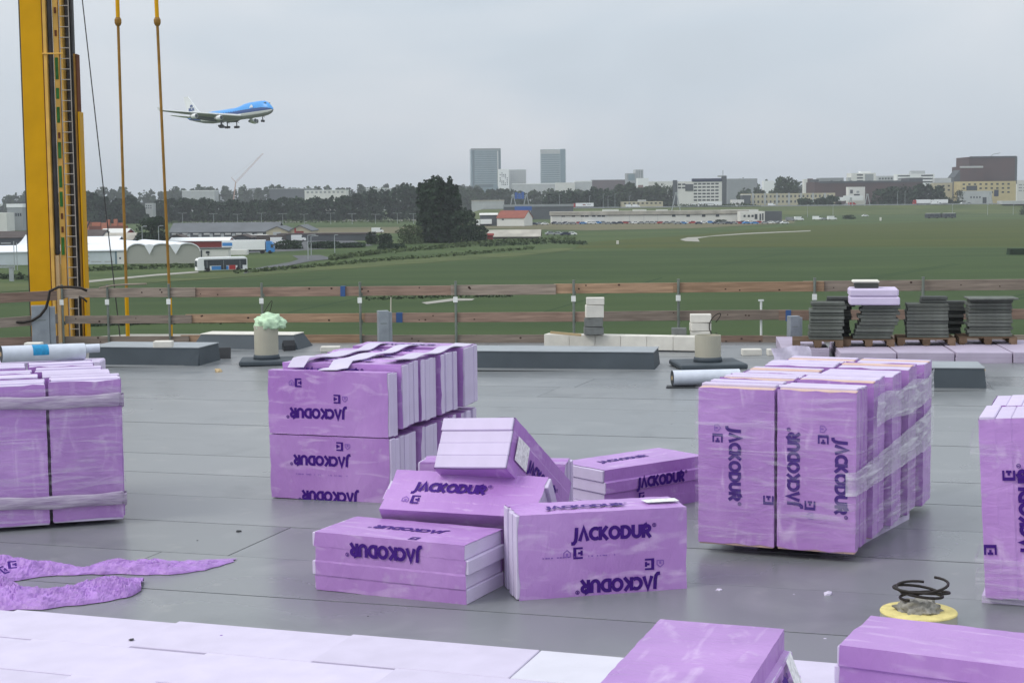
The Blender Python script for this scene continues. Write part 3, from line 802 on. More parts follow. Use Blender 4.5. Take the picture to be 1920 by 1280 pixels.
# ---- two packs in the near foreground
yG = R(19)
hG = .76
pG = onroof(1262, 1163, hG)
cG = pG + local(yG, BW / 2, -BL / 2, 0); cG.z = rz(cG.x) + hG - T4 / 2
pack('purple pack on the laid boards at the bottom centre, white label on its side', pm(cG, yG, 'away'), 4,
     [('yf', .0, .03, 0, 't')], labels=[('yf', .44, .0, .075, .13)], jit=.008, endj=.02, shear=.040)
m = MB(); m.cbox(-BL / 2, BL / 2, -BW / 2, BW / 2, 0, hG - T4 - LT - .008, .004)
tag(m.build('insulation_board', 'xps', M=TR(cG.x + .02, cG.y, rz(cG.x) + LT + .004, -yG + math.pi / 2)), 'single board lying under the bottom centre pack', 'insulation board')
yH = R(28)
hG = .62
pH = onroof(1570, 1211, hG)
cH = pH + local(yH, BL / 2, BW / 2, 0); cH.z = rz(cH.x) + hG - T4 / 2
pack('purple pack lying flat in the bottom right corner of the picture', pm(cH, yH, 'flat'), 4, [], jit=.014, endj=.03)
m = MB(); m.cbox(-BL / 2 - .02, BL / 2, -BW / 2 - .015, BW / 2, 0, hG - T4 - LT - .008, .004)
tag(m.build('insulation_board', 'xps', M=TR(cH.x, cH.y, rz(cH.x) + LT + .004, -yH)), 'single board lying under the bottom right pack', 'insulation board')
for i in range(4):                      # laid boards carrying that corner
    p = onroof(1560 + 190 * (i % 2), 1262 + 70 * (i // 2), LT)
    ob = put('insulation_board', ME_LAID, None, M=TR(p.x + .1, p.y - .12, rz(p.x) + LT / 2 + .0012 * (i + 1), -YAW))
    tag(ob, 'pale lilac insulation board laid tightly in the foreground paving', 'insulation board', 'boards laid in the foreground')

# ================================================================== GUARD RAIL ROUND THE ROOF
fyaw = math.atan2(fdir.y, fdir.x)
FOOT = Vector((FA.x, FA.y))
def fpos(px):                                       # where the sight line through px meets the rail
    d = ray(px, 600); d2 = Vector((d.x, d.y)); nrm = fnor
    t = (FOOT.dot(nrm)) / d2.dot(nrm); return d2 * t
def along(px): return (fpos(px) - FOOT).dot(fdir)
def fxz(t): return rz((FOOT + fdir * t).x)
rail = thing('guard_rail', 'timber guard rail on steel posts along the far edge of the roof', 'guard rail',
             TR(FA.x, FA.y, 0, fyaw))
posts = [118, 203, 318, 492, 676, 855, 1076, 1272, 1527, 1730, 1962]
for i, px in enumerate(posts):
    t = along(px); z = fxz(t); m = MB()
    m.tube([(t, 0, z - .25), (t, 0, z + 1.20)], .026, 8)
    m.tube([(t, 0, z + 1.20), (t, 0, z + 1.215)], .03, 8)
    for zc in (.08, .5, 1.04):                      # bracket that carries the plank
        m.box(t - .03, t + .03, .02, .075, z + zc - .115, z + zc - .103)
        m.box(t - .03, t + .03, .068, .075, z + zc - .115, z + zc - .04)
    po = m.build('post', 'steel_post', rail)
    if i not in (8, 9, 10) or i == 8:
        m = MB(); m.cbox(t - .045, t + .045, -.034, -.028, z + .80, z + .91, .002); m.build('inspection_tag', 'tag_white', po)
def plank(x0, x1, zc, h, mt, y=.05, dz=0.0, parent=None, lift=0.0):
    a, b = along(x0), along(x1); ca, cb = fxz(a) + zc + lift, fxz(b) + zc + dz + lift
    L = b - a; ang = math.atan2(cb - ca, L)
    m = MB(); m.cbox(-L / 2, L / 2, -.017, .017, -h / 2, h / 2, .004)
    ob = m.build('plank', mt, parent or rail, M=Matrix.Translation(((a + b) / 2, y, (ca + cb) / 2)) @ Matrix.Rotation(-ang, 4, 'Y'))
    for _ in range(int(L * 1.2)):                   # knots
        kx, kz, kr = random.uniform(-L / 2 + .1, L / 2 - .1), random.uniform(-h * .32, h * .35), random.uniform(.010, .022)
        mk = MB(); mk.add([(kx + kr * 1.3 * math.cos(a_ * 1.047), -.0185, kz + kr * math.sin(a_ * 1.047)) for a_ in range(6)], [(0, 1, 2, 3, 4, 5)])
        mk.build('knot', 'wood_knot', ob)
    return ob
plank(116, 366, 1.04, .19, 'wood_grey', y=.05); plank(330, 860, 1.03, .19, 'wood_pink', y=.09); plank(845, 1042, 1.035, .20, 'wood_grey', y=.052)
plank(1038, 1290, 1.045, .19, 'wood_orange', y=.09); plank(1262, 1545, 1.05, .19, 'wood_orange', y=.052); plank(1505, 1990, 1.05, .20, 'wood_grey', y=.09)
plank(120, 358, .49, .165, 'wood_grey', y=.05); plank(345, 690, .50, .175, 'wood_orange', y=.09); plank(683, 1100, .50, .19, 'wood_pink', y=.052)
plank(1070, 1480, .50, .19, 'wood_grey', y=.09, dz=.02); plank(1460, 1990, .51, .19, 'wood_pink', y=.052)
plank(116, 352, .06, .17, 'wood_grey', y=.052); plank(335, 680, .08, .17, 'wood_orange', y=.09); plank(672, 1085, .075, .16, 'wood_grey', y=.052)
plank(1060, 1440, .05, .15, 'wood_pink', y=.09); plank(1430, 1990, .05, .15, 'wood_grey', y=.052)
for (px, z, w, h) in ((643, 1.03, .10, .20), (748, .50, .13, .19), (1478, .5, .1, .2)):
    t = along(px); m = MB(); m.box(t - w / 2, t + w / 2, .026, .03, fxz(t) + z - h / 2, fxz(t) + z + h / 2); m.box(t - w / 2, t + w / 2, .115, .12, fxz(t) + z - h / 2, fxz(t) + z + h / 2)
    m.box(t - w / 2, t + w / 2, .03, .115, fxz(t) + z + h / 2, fxz(t) + z + h / 2 + .006); m.build('plank_clamp', 'clamp_blue', rail)
# return of the rail on the left
rl = thing('guard_rail', 'short return of the timber guard rail at the left roof corner by the yellow mast', 'guard rail',
           TR(FA.x - .05, FA.y - .02, 0, fyaw + R(42) + math.pi))
for t in (1.55, 3.2):
    m = MB(); z = rz(FA.x - t * .75); m.tube([(t, 0, z - .25), (t, 0, z + 1.15)], .026, 8); m.build('post', 'steel_post', rl)
for (zc, h, dz, mt) in ((1.0, .20, -.02, 'wood_pink'), (.52, .20, -.06, 'wood_grey'), (.08, .17, .03, 'wood_pink')):
    m = MB(); m.cbox(0.02, 4.0, -.017, .017, -h / 2, h / 2, .004)
    m.build('plank', mt, rl, M=Matrix.Translation((0, -.05, rz(FA.x) + zc)) @ Matrix.Rotation(-dz / 2, 4, 'Y'))

# ================================================================== THINGS ON THE ROOF
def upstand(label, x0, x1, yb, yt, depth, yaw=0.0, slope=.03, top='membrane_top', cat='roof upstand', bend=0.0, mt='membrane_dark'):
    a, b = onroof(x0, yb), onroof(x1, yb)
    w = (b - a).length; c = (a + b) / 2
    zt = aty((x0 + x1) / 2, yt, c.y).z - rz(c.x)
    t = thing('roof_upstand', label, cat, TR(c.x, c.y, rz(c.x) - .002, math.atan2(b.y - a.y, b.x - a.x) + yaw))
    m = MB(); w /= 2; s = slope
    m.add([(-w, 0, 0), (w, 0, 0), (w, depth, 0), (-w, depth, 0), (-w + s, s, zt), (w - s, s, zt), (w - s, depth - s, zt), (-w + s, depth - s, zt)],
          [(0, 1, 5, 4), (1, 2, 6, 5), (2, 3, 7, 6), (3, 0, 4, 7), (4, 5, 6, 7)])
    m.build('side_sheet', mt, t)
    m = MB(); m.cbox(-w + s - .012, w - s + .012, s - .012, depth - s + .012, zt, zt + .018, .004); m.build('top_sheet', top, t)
    m = MB(); m.add([(-w - .13, -.13, .006), (w + .13, -.13, .006), (w, 0, .03), (-w, 0, .03)], [(0, 1, 2, 3)])
    m.add([(w + .13, -.13, .006), (w + .13, depth + .1, .006), (w, depth, .03), (w, 0, .03)], [(0, 1, 2, 3)])
    m.build('skirt', 'membrane', t)
    if bend:                                         # folded corner of the membrane
        m = MB(); m.add([(w - .30, -.012, .02), (w + .004, -.012, .02), (w - .004, -.004, zt * .85)], [(0, 1, 2)]); m.add([(w - .30, -.018, .02), (w - .02, -.03, .012), (w - .006, -.01, zt * .8)], [(0, 1, 2)])
        m.build('corner_fold', mt, t)
    return t, c, zt
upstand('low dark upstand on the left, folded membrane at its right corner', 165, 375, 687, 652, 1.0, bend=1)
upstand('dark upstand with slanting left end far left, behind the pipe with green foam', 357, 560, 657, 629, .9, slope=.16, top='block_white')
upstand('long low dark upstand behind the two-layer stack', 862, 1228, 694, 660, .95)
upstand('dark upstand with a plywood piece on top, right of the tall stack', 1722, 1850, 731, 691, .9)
p = onroof(1775, 700); m = MB(); m.cbox(-.45, .42, -.12, .10, 0, .02, .003)
pz = aty(1775, 690, p.y + .4)
tag(m.build('plywood_piece', 'wood_pale', M=TR(aty(1790, 691, p.y + .1).x - .1, p.y - .32, aty(1790, 689, p.y + .1).z + .01, -.1)), 'pale plywood piece lying on the dark upstand at the right', 'plywood')
# masonry upstand with blocks on it
a, b = onroof(1020, 657), onroof(1312, 660); w = (b - a).length; wc = (a + b) / 2
wyaw = math.atan2(b.y - a.y, b.x - a.x)
wallH = aty(1160, 629, wc.y).z - rz(wc.x)
wt = thing('low_wall', 'low pale masonry wall near the far roof edge', 'wall', TR(wc.x, wc.y, rz(wc.x), wyaw))
nb = 6
for i in range(nb):
    x0 = -w / 2 + w * i / nb; m = MB(); m.cbox(x0 + .003, x0 + w / nb - .003, random.uniform(-.004, .004), .30, 0, wallH, .006); m.build('wall_block', 'block_white', wt)
m = MB(); m.box(-w / 2 - .01, w / 2 + .01, -.012, .31, 0, .035); m.build('base_strip', 'membrane_black', wt)
def blockpile(name, label, px, pyb, specs, depth=.0):
    """specs: list of (px0, px1, ytop, ybot, material)"""
    base = aty(px, pyb, wc.y + .12 + depth)
    for i, (x0, x1, yt_, yb_, mt, lb) in enumerate(specs):
        A = aty(x0, yb_, base.y); B = aty(x1, yt_, base.y)
        m = MB(); m.cbox(-(B.x - A.x) / 2, (B.x - A.x) / 2, -.11, .11, 0, B.z - A.z - .004, .008)
        if mt == 'block_grey' and len(specs) > 1:
            m.box((B.x - A.x) * .12, (B.x - A.x) * .3, -.113, -.10, .03, B.z - A.z - .03)
        tag(m.build(name, mt, M=TR((A.x + B.x) / 2, base.y, A.z, random.uniform(-.12, .12))), lb, 'block')
blockpile('building_block', '', 1112, 628, [
    (1095, 1131, 612, 627, 'block_grey', 'lowest grey hollow block of the pile on the low wall'),
    (1096, 1130, 595, 612, 'block_grey', 'second grey block of the pile on the low wall'),
    (1098, 1131, 571, 595, 'block_white', 'white block above the grey ones in the pile on the low wall'),
    (1099, 1133, 557, 571, 'block_white', 'topmost white block of the pile on the low wall')])
blockpile('building_block', '', 1272, 630, [(1259, 1287, 614, 631, 'block_grey', 'single grey block beside the white blocks on the low wall')])
blockpile('building_block', '', 1313, 630, [
    (1294, 1331, 620, 632, 'block_white', 'lowest of the three white blocks stacked at the right end of the wall'),
    (1294, 1332, 604, 620, 'block_white', 'middle of the three white blocks stacked at the right end of the wall'),
    (1294, 1333, 588, 604, 'block_white', 'top of the three white blocks stacked at the right end of the wall')])
q0, q1 = aty(1032, 623, wc.y + .05), aty(1090, 628, wc.y - .02)
m = MB(); m.tube([q0, q1], .03, 4); tag(m.build('timber_offcut', 'wood_pale'), 'short pale timber lying on the left end of the low wall', 'timber')
# wire loops
m = MB(); pts = []
for i in range(40):
    t = i / 39; pts.append(aty(1342 + 10 * math.sin(t * 9) - 4 * t, 604 - 20 * math.sin(t * 6.0) + 14 * t, wc.y))
m.tube(pts, .009, 5); tag(m.build('wire_loop', 'cable_black', smooth=True), 'loop of black wire standing up beside the stacked white blocks', 'wire')
m = MB(); pts = []
b0 = aty(510, 590, fpos(500).y - 1.0)
for i in range(26):
    t = i / 25; q_ = aty(502 + 26 * t * math.cos(2.2 * t) + 4 * t, 598 - 34 * math.sin(t * 3.0), b0.y); pts.append(q_)
m.tube(pts, .007, 5); tag(m.build('wire_loop', 'cable_black', smooth=True), 'thin wire loop above the pipe with green foam', 'wire')

# vent pipes
def pipe(label, px, yb, yt, wpx, slab, name='vent_pipe'):
    p = onroof(px, yb); p.y += .2
    r_ = wpx / 2 * p.y / FPX; zt = aty(px, yt, p.y).z
    t = thing(name, label, 'vent pipe', TR(p.x, p.y, rz(p.x), .1))
    if slab:
        m = MB(); m.cbox(-slab, slab, -slab * .9, slab * .9, .004, .09, .02); m.build('base_plate', 'membrane_dark', t)
        m = MB(); m.lathe([(r_ * 1.0, .09), (r_ * 1.12, .09), (r_ * 1.06, .16), (r_ * 1.0, .17)], 24); m.build('collar', 'membrane_dark', t, smooth=True)
    h = zt - rz(p.x); m = MB()
    m.lathe([(r_, .08), (r_, h), (r_ * .93, h), (r_ * .93, h - .12)], 28); m.build('pipe', 'pvc_beige', t, smooth=False)
    return t, p, r_, h
t, p, r_, h = pipe('beige vent pipe crowned with green foam, behind the two-layer stack', 497, 684, 610, 45, .46)
m = MB(); bm = bmesh.new(); bmesh.ops.create_icosphere(bm, subdivisions=4, radius=1)
from mathutils import noise as mnoise
for v in bm.verts:
    d = v.co.normalized(); s_ = 1 + .32 * mnoise.noise(d * 2.3) + .2 * mnoise.noise(d * 5.1) + .08 * mnoise.noise(d * 12)
    v.co = Vector((d.x * r_ * 1.22 * s_ + .07, d.y * r_ * 1.15 * s_, max(-.35, d.z) * .19 * s_ + h + .02))
m.add([v.co.copy() for v in bm.verts], [tuple(v.index for v in f.verts) for f in bm.faces]); bm.free()
m.build('foam_cap', 'foam_green', t, smooth=True)
pipe('plain beige vent pipe on a square base in front of the low wall', 1330, 690, 628, 49, .55)
# sawn-off insulated pipe in the foreground
p = onroof(1722, 1172); r_ = 72 / FPX * p.y; zt = aty(1722, 1147, p.y).z - rz(p.x)
t = thing('sawn_pipe', 'sawn-off pipe with yellow foam rim in the right foreground', 'pipe', TR(p.x, p.y, rz(p.x)))
m = MB(); m.lathe([(r_, 0), (r_, zt)], 40); m.build('outer_pipe', 'pvc_beige', t, smooth=False)
m = MB(); m.lathe([(r_ * .985, zt - .01), (r_ * 1.01, zt + .004), (r_ * .99, zt + .012), (r_ * .5, zt + .014), (r_ * .46, zt - .02)], 40); m.build('foam_ring', 'foam_yellow', t)
m = MB(); bm = bmesh.new(); bmesh.ops.create_icosphere(bm, subdivisions=4, radius=1)
for v in bm.verts:
    d = v.co.normalized(); s_ = 1 + .35 * mnoise.noise(d * 3.1) + .2 * mnoise.noise(d * 8)
    v.co = Vector((d.x * r_ * .56 * s_, d.y * r_ * .5 * s_, max(-.3, d.z) * .075 * s_ + zt + .015))
m.add([v.co.copy() for v in bm.verts], [tuple(v.index for v in f.verts) for f in bm.faces]); bm.free()
m.build('wool_plug', 'wool', t, smooth=True)
ptop = Vector((p.x, p.y, rz(p.x) + zt + .06))
for kx, lab in enumerate(('dark cable looped over the yellow rimmed pipe, outer loop', 'dark cable looped over the yellow rimmed pipe, inner loop')):
    m = MB(); pts = []
    for i in range(46):
        u_ = i / 45; a0 = u_ * 4 * math.pi * (1 if kx else .8) + kx
        pts.append(ptop + Vector((math.cos(a0) * (.17 - .03 * kx) + .07 * (u_ - .5) + .02, math.sin(a0) * .13, .045 * math.sin(a0 * .5 + kx) + .05 + .02 * kx + .03 * u_)))
    m.tube(pts, .0095, 6); tag(m.build('cable', 'cable_black', smooth=True), lab, 'cable')

# membrane rolls
def roll(label, a, b, r0, extra=None):
    d = (b - a); L = d.length
    M_ = Matrix.Translation(a) @ d.to_track_quat('X', 'Z').to_matrix().to_4x4()
    t = thing('membrane_roll', label, 'membrane roll', M_)
    m = MB(); seg = 28; prof = []
    for j in range(seg + 1):
        a_ = 2 * math.pi * j / seg; rr = r0 * (1 + .012 * math.sin(3 * a_)); prof.append((math.cos(a_) * rr, math.sin(a_) * rr))
    m.prism(prof[:-1], 'x', 0, L); m.build('wrapped_roll', 'roll_white', t)
    for xx in (-.004, L - .012):
        m = MB(); m.prism([(math.cos(2 * math.pi * j / 20) * r0 * .985, math.sin(2 * math.pi * j / 20) * r0 * .985) for j in range(20)], 'x', xx, xx + .016); e = m.build('roll_end', 'membrane_black', t)
        m = MB(); m.prism([(math.cos(2 * math.pi * j / 12) * r0 * .3, math.sin(2 * math.pi * j / 12) * r0 * .3) for j in range(12)], 'x', xx - .003, xx + .019); m.build('core', 'wood_pale', e)
    if extra:
        m = MB(); f0, f1 = extra; n = 9
        for j in range(n):
            a_ = R(40 + 100 * j / (n - 1)) - .9
            for xx in (f0 * L, f1 * L): m.v.append((xx, math.cos(a_) * r0 * 1.02 * -1, math.sin(a_) * r0 * 1.02))
        for j in range(n - 1): m.f.append((2 * j, 2 * j + 1, 2 * j + 3, 2 * j + 2)); m.m.append(0)
        m.build('paper_label', 'blue_label', t)
    return t
yR = 24.5
roll('long white roll with a blue label behind the left stack', aty(2, 664, yR - .6), aty(158, 658, yR), .125, (.36, .55))
m = MB(); a = aty(2, 676, yR - .4); b = aty(205, 668, yR + .3)
roll('thin white roll end by the blue labelled roll', aty(150, 654, yR + 1.0), aty(187, 652, yR + 1.1), .07)
# trestle of boards the rolls rest on
p0 = onroof(90, 700)
m = MB(); A = aty(0, 678, yR); zz = A.z - rz(A.x)
m.cbox(-1.0, .95, -.2, .25, 0, zz + .02, .02); ob = m.build('foam_bearer', 'xps', M=TR(aty(78, 670, yR).x, yR - .1, rz(A.x), .1))
tag(ob, 'foam block carrying the white rolls behind the left stack', 'bearer')
ra = onroof(1262, 727); rb = onroof(1312, 722)
roll('white roll with a black end lying left of the tall right stack', ra + Vector((0, .1, .135)), ra + Vector((1.0, .22, .135)), .115)
m = MB(); m.cbox(-.1, .8, -.05, .2, 0, .016, .003)
tag(m.build('membrane_scrap', 'membrane_black', M=TR(ra.x, ra.y, rz(ra.x) + .002, -.15)), 'black strip of membrane under the white roll', 'membrane')
# black folded membrane beside the left upstand
q0 = onroof(376, 674); m = MB()
m.prism([(-.02, 0), (.16, 0), (.30, .17), (.26, .19), (.1, .2), (.02, .08)], 'x', 0, .52)
tag(m.build('membrane_fold', 'membrane_black', M=TR(q0.x + .02, q0.y, rz(q0.x), .14)), 'folded black membrane right of the low left upstand', 'membrane')
q0 = onroof(546, 656); m = MB(); m.prism([(0, 0), (.3, 0), (.24, .12), (.1, .2), (.02, .1)], 'x', 0, .22)
tag(m.build('membrane_fold', 'membrane_black', M=TR(q0.x - .1, q0.y - .25, rz(q0.x), .3)), 'crumpled black membrane at the right end of the far left upstand', 'membrane')

# loose white blocks along the edge
for i, (x0, x1, yt_, yb_, lab) in enumerate(((287, 322, 640, 652, 'white block on the low left upstand'), (601, 637, 650, 660, 'white block on the deck by the two-layer stack'),
        (676, 722, 648, 658, 'white block just behind the left end of the two-layer stack'), (1392, 1430, 655, 667, 'white block on the deck left of the pallets'),
        (1440, 1478, 655, 667, 'second white block left of the pallets'), (45, 76, 643, 655, 'pale block behind the blue labelled roll'))):
    A = onroof(x0, yb_); B = onroof(x1, yb_); zt = aty(x0, yt_, A.y).z
    z0 = rz(A.x)
    if i in (0, 5): A = aty(x0, yb_, 26.5); B = aty(x1, yb_, 26.5); zt = aty(x0, yt_, 26.5).z; z0 = A.z
    m = MB(); m.cbox(-(B.x - A.x) / 2, (B.x - A.x) / 2, 0, .2, 0, zt - z0, .01)
    if i == 5: z0 = rz(A.x); m = MB(); m.cbox(-(B.x - A.x) / 2, (B.x - A.x) / 2, 0, .2, 0, zt - z0, .01)
    if i == 0: pass
    tag(m.build('building_block', 'block_white', M=TR((A.x + B.x) / 2, A.y, z0, random.uniform(-.05, .05))), lab, 'block')

# grey steel channels standing at the rail
for (px, x0, x1, yt_, lab) in ((722, 709, 735, 582, 'grey steel casing standing at the rail behind the two-layer stack'), (1491, 1478, 1505, 592, 'grey steel casing standing left of the pallets'),
                               (82, 62, 102, 572, 'grey steel casing beside the yellow mast')):
    yy = fpos(px).y - .35; A = aty(x0, 650, yy); B = aty(x1, yt_, yy); w = B.x - A.x; h = B.z - rz(A.x)
    t = thing('steel_casing', lab, 'casing', TR((A.x + B.x) / 2, yy, rz(A.x), .25))
    m = MB(); m.cbox(-w / 2, w * .25, -.06, .1, 0, h, .006); m.build('face_panel', 'steel_grey', t)
    m = MB(); m.cbox(w * .255, w / 2, -.02, .1, 0, h - .03, .006); m.build('side_panel', 'steel_grey', t)
    m = MB(); m.cbox(-w * .35, w * .1, -.063, -.0605, h * .62, h * .64, .001); m.build('joint_strip', 'steel_post', t)
yy = fpos(733).y - .2; m = MB(); m.tube([aty(732, 648, yy), aty(733, 557, yy)], .015, 6); tag(m.build('thin_pipe', 'pvc_beige'), 'thin pale pipe standing beside the grey casing', 'pipe')
yy = fpos(1427).y + .15; m = MB(); m.tube([aty(1427, 652, yy), aty(1427, 563, yy)], .022, 8)
q_ = aty(1427, 563, yy); m.box(q_.x - .05, q_.x + .05, q_.y - .03, q_.y + .03, q_.z - .015, q_.z + .015)
tag(m.build('thin_pipe', 'tag_white'), 'thin white pipe with a cross piece standing at the rail', 'pipe')
# timber stick over the rail and the dark hose by the mast
yy = fpos(230).y - .05
m = MB(); m.tube([aty(186, 540, yy), aty(212, 535, yy), aty(240, 533, yy), aty(275, 532, yy)], .017, 6)
tag(m.build('stick', 'wood_grey', smooth=True), 'thin stick lying over the top plank of the rail', 'stick')
yy = fpos(80).y - .5
pts = [aty(x, y, yy) for x, y in ((21, 612), (22, 606), (30, 604), (45, 604), (60, 601), (75, 592), (86, 578), (91, 560), (93, 546), (110, 538), (130, 538), (152, 540), (163, 545))]
m = MB(); m.tube(pts, .028, 8); tag(m.build('hose', 'cable_black', smooth=True), 'black hose hanging over the rail in front of the yellow mast', 'hose')
m = MB(); m.tube([aty(148, 556, yy), aty(157, 560, yy), aty(163, 566, yy)], .022, 6); tag(m.build('hose', 'cable_black', smooth=True), 'short end of black hose right of the mast', 'hose')

# pallets with paving slabs on a bed of boards
bedA, bedB = onroof(1466, 682), onroof(1990, 690)
bz = .17
nb = 5
for i in range(nb):
    xa = 1466 + (2010 - 1466) * i / nb; xb = 1466 + (2010 - 1466) * (i + 1) / nb
    A = onroof(xa, 681 if i else 672, 0); B = onroof(xb, 681, 0); L = B.x - A.x
    m = MB(); m.cbox(.002, L - .002, 0, 2.3, 0, bz / 2 - .001, .003); m.cbox(.002 + .01 * (i % 2), L - .002, .012, 2.3, bz / 2 + .001, bz, .003)
    tag(m.build('insulation_board', 'xps_shaded', M=TR(A.x, A.y, rz(A.x) + .002, fyaw * .6)), ['leftmost lilac board of the bed under the pallets', 'second lilac board from the left in the bed under the pallets',
        'middle lilac board of the bed under the pallets', 'fourth lilac board from the left in the bed under the pallets', 'rightmost lilac board of the bed under the pallets'][i], 'insulation board', 'boards under the pallets')
PYAW = fyaw + R(2)
def pallet(label, px0, px1, yb):
    A = aty(px0, yb, 27.20); B = aty(px1, yb, 27.20); w = B.x - A.x
    x = (A.x + B.x) / 2
    t = thing('pallet', label, 'pallet', TR(x, 27.20, rz(x) + bz + .002, PYAW), 'pallets at the right roof edge')
    d = .8
    for i in range(5):
        yy = d * i / 4 * .88; m = MB(); m.box(-w / 2, w / 2, yy, yy + .09, .105, .125); m.build('deck_board', 'wood_pallet', t)
    for i in range(3):
        for j in range(3):
            m = MB(); m.box(-w / 2 + (w - .13) * i / 2, -w / 2 + (w - .13) * i / 2 + .13, d * j / 2 * .86, d * j / 2 * .86 + .1, .022, .105); m.build('block', 'wood_pallet', t)
    for i in range(3):
        m = MB(); m.box(-w / 2 + (w - .1) * i / 2, -w / 2 + (w - .1) * i / 2 + .1, 0, d, 0, .02); m.build('bottom_board', 'wood_pallet', t)
    return x, rz(x) + bz + .127, t
def slabs(label, px0, px1, yt_, base, y, d=.5, lean=(0, 0), mt='paver', group=None, splay=.012):
    A = aty(px0, yt_, y); B = aty(px1, yt_, y); w = B.x - A.x; h = A.z - base
    t = thing('paver_stack', label, 'paving slabs', TR((A.x + B.x) / 2, y, base + .001, PYAW), group)
    th = .058; n = max(2, int(round(h / th))); me = {}
    m = MB(); m.cbox(-w / 2, w / 2, 0, d, .003, th - .003, .005); me = m.mesh('slab', mt)
    for i in range(n):
        put('slab', me, t, M=TR(lean[0] * i / n + random.uniform(-splay, splay), lean[1] * i / n + random.uniform(-splay, splay), th * i, random.uniform(-.025, .025)))
    return base + n * th
x, zt, _ = pallet('leftmost pallet at the right roof edge', 1487, 1580, 654)
zz = slabs('dark paving slabs on the leftmost pallet', 1517, 1580, 571, zt, 27.25, group='slabs on pallets', lean=(.05, .0), splay=.02)
slabs('second pile of slabs set back on the leftmost pallet', 1542, 1592, 559, zt, 27.85, d=.3, group='slabs on pallets', lean=(.1, 0), mt='paver_dark', splay=.03)
x, zt, _ = pallet('second pallet from the left', 1582, 1676, 654)
zz = slabs('leaning paving slabs under the lilac block', 1604, 1674, 574, zt, 27.25, d=.55, group='slabs on pallets', lean=(.14, .03), splay=.035)
A = aty(1588, 574, 27.20); B = aty(1690, 542, 27.20)
m = MB(); m.cbox(-.42, .42, -.03, .6, 0, (B.z - A.z) * .5 - .003, .02)
tag(m.build('insulation_board', 'xps', M=TR((A.x + B.x) / 2 + .01, 27.20, zz + .004, PYAW)), 'lower lilac block lying on the leaning slabs', 'insulation board')
m = MB(); m.cbox(-.415, .415, -.02, .6, 0, (B.z - A.z) * .5, .03)
tag(m.build('insulation_board', 'xps', M=TR((A.x + B.x) / 2 - .005, 27.20, zz + .004 + (B.z - A.z) * .5, PYAW)), 'upper lilac block lying on the leaning slabs', 'insulation board')
ztop = zz + .004 + (B.z - A.z)
m = MB(); m.cbox(-.2, .2, 0, .35, 0, .085, .01); xx = aty(1625, 540, 27.30).x
tag(m.build('slab_offcut', 'paver_dark', M=TR(xx, 27.30, ztop + .002, PYAW)), 'dark slab lying on top of the lilac block', 'slab')
m = MB(); m.cbox(-.24, .22, -.02, .33, 0, .045, .02)
tag(m.build('foam_offcut', 'block_white', M=TR(xx, 27.32, ztop + .09, PYAW)), 'pale offcut on the dark slab, highest thing on the pallets', 'offcut')
x, zt, _ = pallet('third pallet from the left', 1684, 1790, 654)
zz = slabs('dark paving slabs at the front of the third pallet', 1702, 1778, 571, zt, 27.25, group='slabs on pallets')
slabs('short pile of slabs on top of the front slabs of the third pallet', 1727, 1775, 557, zz, 27.4, d=.3, group='slabs on pallets', mt='paver_dark')
slabs('paving slabs at the back right of the third pallet', 1760, 1802, 564, zt, 27.9, d=.3, group='slabs on pallets', lean=(.08, 0), mt='paver_dark', splay=.03)
x, zt, _ = pallet('rightmost pallet at the far roof edge', 1800, 1905, 654)
zz = slabs('paving slabs on the rightmost pallet, topmost slab jutting out', 1818, 1897, 563, zt, 27.25, group='slabs on pallets', lean=(.0, 0), splay=.018)
A = aty(1816, 563, 27.20); m = MB(); m.cbox(0, .82, -.05, .5, 0, .03, .005)
tag(m.build('slab_offcut', 'paver', M=TR(A.x, 27.20, zz + .002, PYAW + .05)), 'thin board jutting out over the slabs of the rightmost pallet', 'board')
# drape of pale film at the left end of the bed
q0 = onroof(1475, 681); m = MB(); N = 12
for i in range(N + 1):
    for j in range(5):
        m.v.append((q0.x - .25 + .62 * i / N + .02 * math.sin(i + j), q0.y - .06 - .05 * math.sin(j * 1.3 + i * .9) - .08 * (1 - j / 4), rz(q0.x) + .004 + .30 * (j / 4) * (1 - .25 * abs(i / N - .7))))
for i in range(N):
    for j in range(4):
        a = i * 5 + j; m.f.append((a, a + 5, a + 6, a + 1)); m.m.append(0)
tag(m.build('loose_film', 'xps_pale', smooth=True), 'pale film draped over the left end of the bed under the pallets', 'film')

# crumpled purple film on the deck
def ribbon(path, label, seed, nw=12, sub=16):
    r = random.Random(seed); P = []
    for i in range(len(path) - 1):
        for k_ in range(sub):
            t = k_ / sub; P.append([a_ + (b_ - a_) * t for a_, b_ in zip(path[i], path[i + 1])])
    P.append(list(path[-1])); m = MB(); n = len(P)
    for i, (px, y0, y1, hh) in enumerate(P):
        A = onroof(px, y1, .012); B = onroof(px, y0, .012)
        for j in range(nw + 1):
            g = j / nw; p = A.lerp(B, g)
            env = math.sin(math.pi * min(1, max(0, g))) ** .5
            nzv = mnoise.noise(Vector((p.x * 4, p.y * 6, seed))) * .5 + .75 * (.4 - abs(mnoise.noise(Vector((p.x * 7 + p.y * 6, p.y * 16, seed))))) + .5 * (.35 - abs(mnoise.noise(Vector((p.x * 22, p.y * 34, seed)))))
            z = .006 + .75 * hh * env * max(.05, .6 + 1.25 * nzv)
            ex = .035 * mnoise.noise(Vector((p.x * 9, 3, seed + g * 2)))
            m.v.append((p.x + ex, p.y + .04 * mnoise.noise(Vector((p.x * 7, p.y * 9, seed + 9))), rz(p.x) + z))
    for i in range(n - 1):
        for j in range(nw):
            a = i * (nw + 1) + j; m.f.append((a, a + nw + 1, a + nw + 2, a + 1)); m.m.append(0)
    return tag(m.build('crumpled_film', 'film_loose', smooth=False), label, 'film')
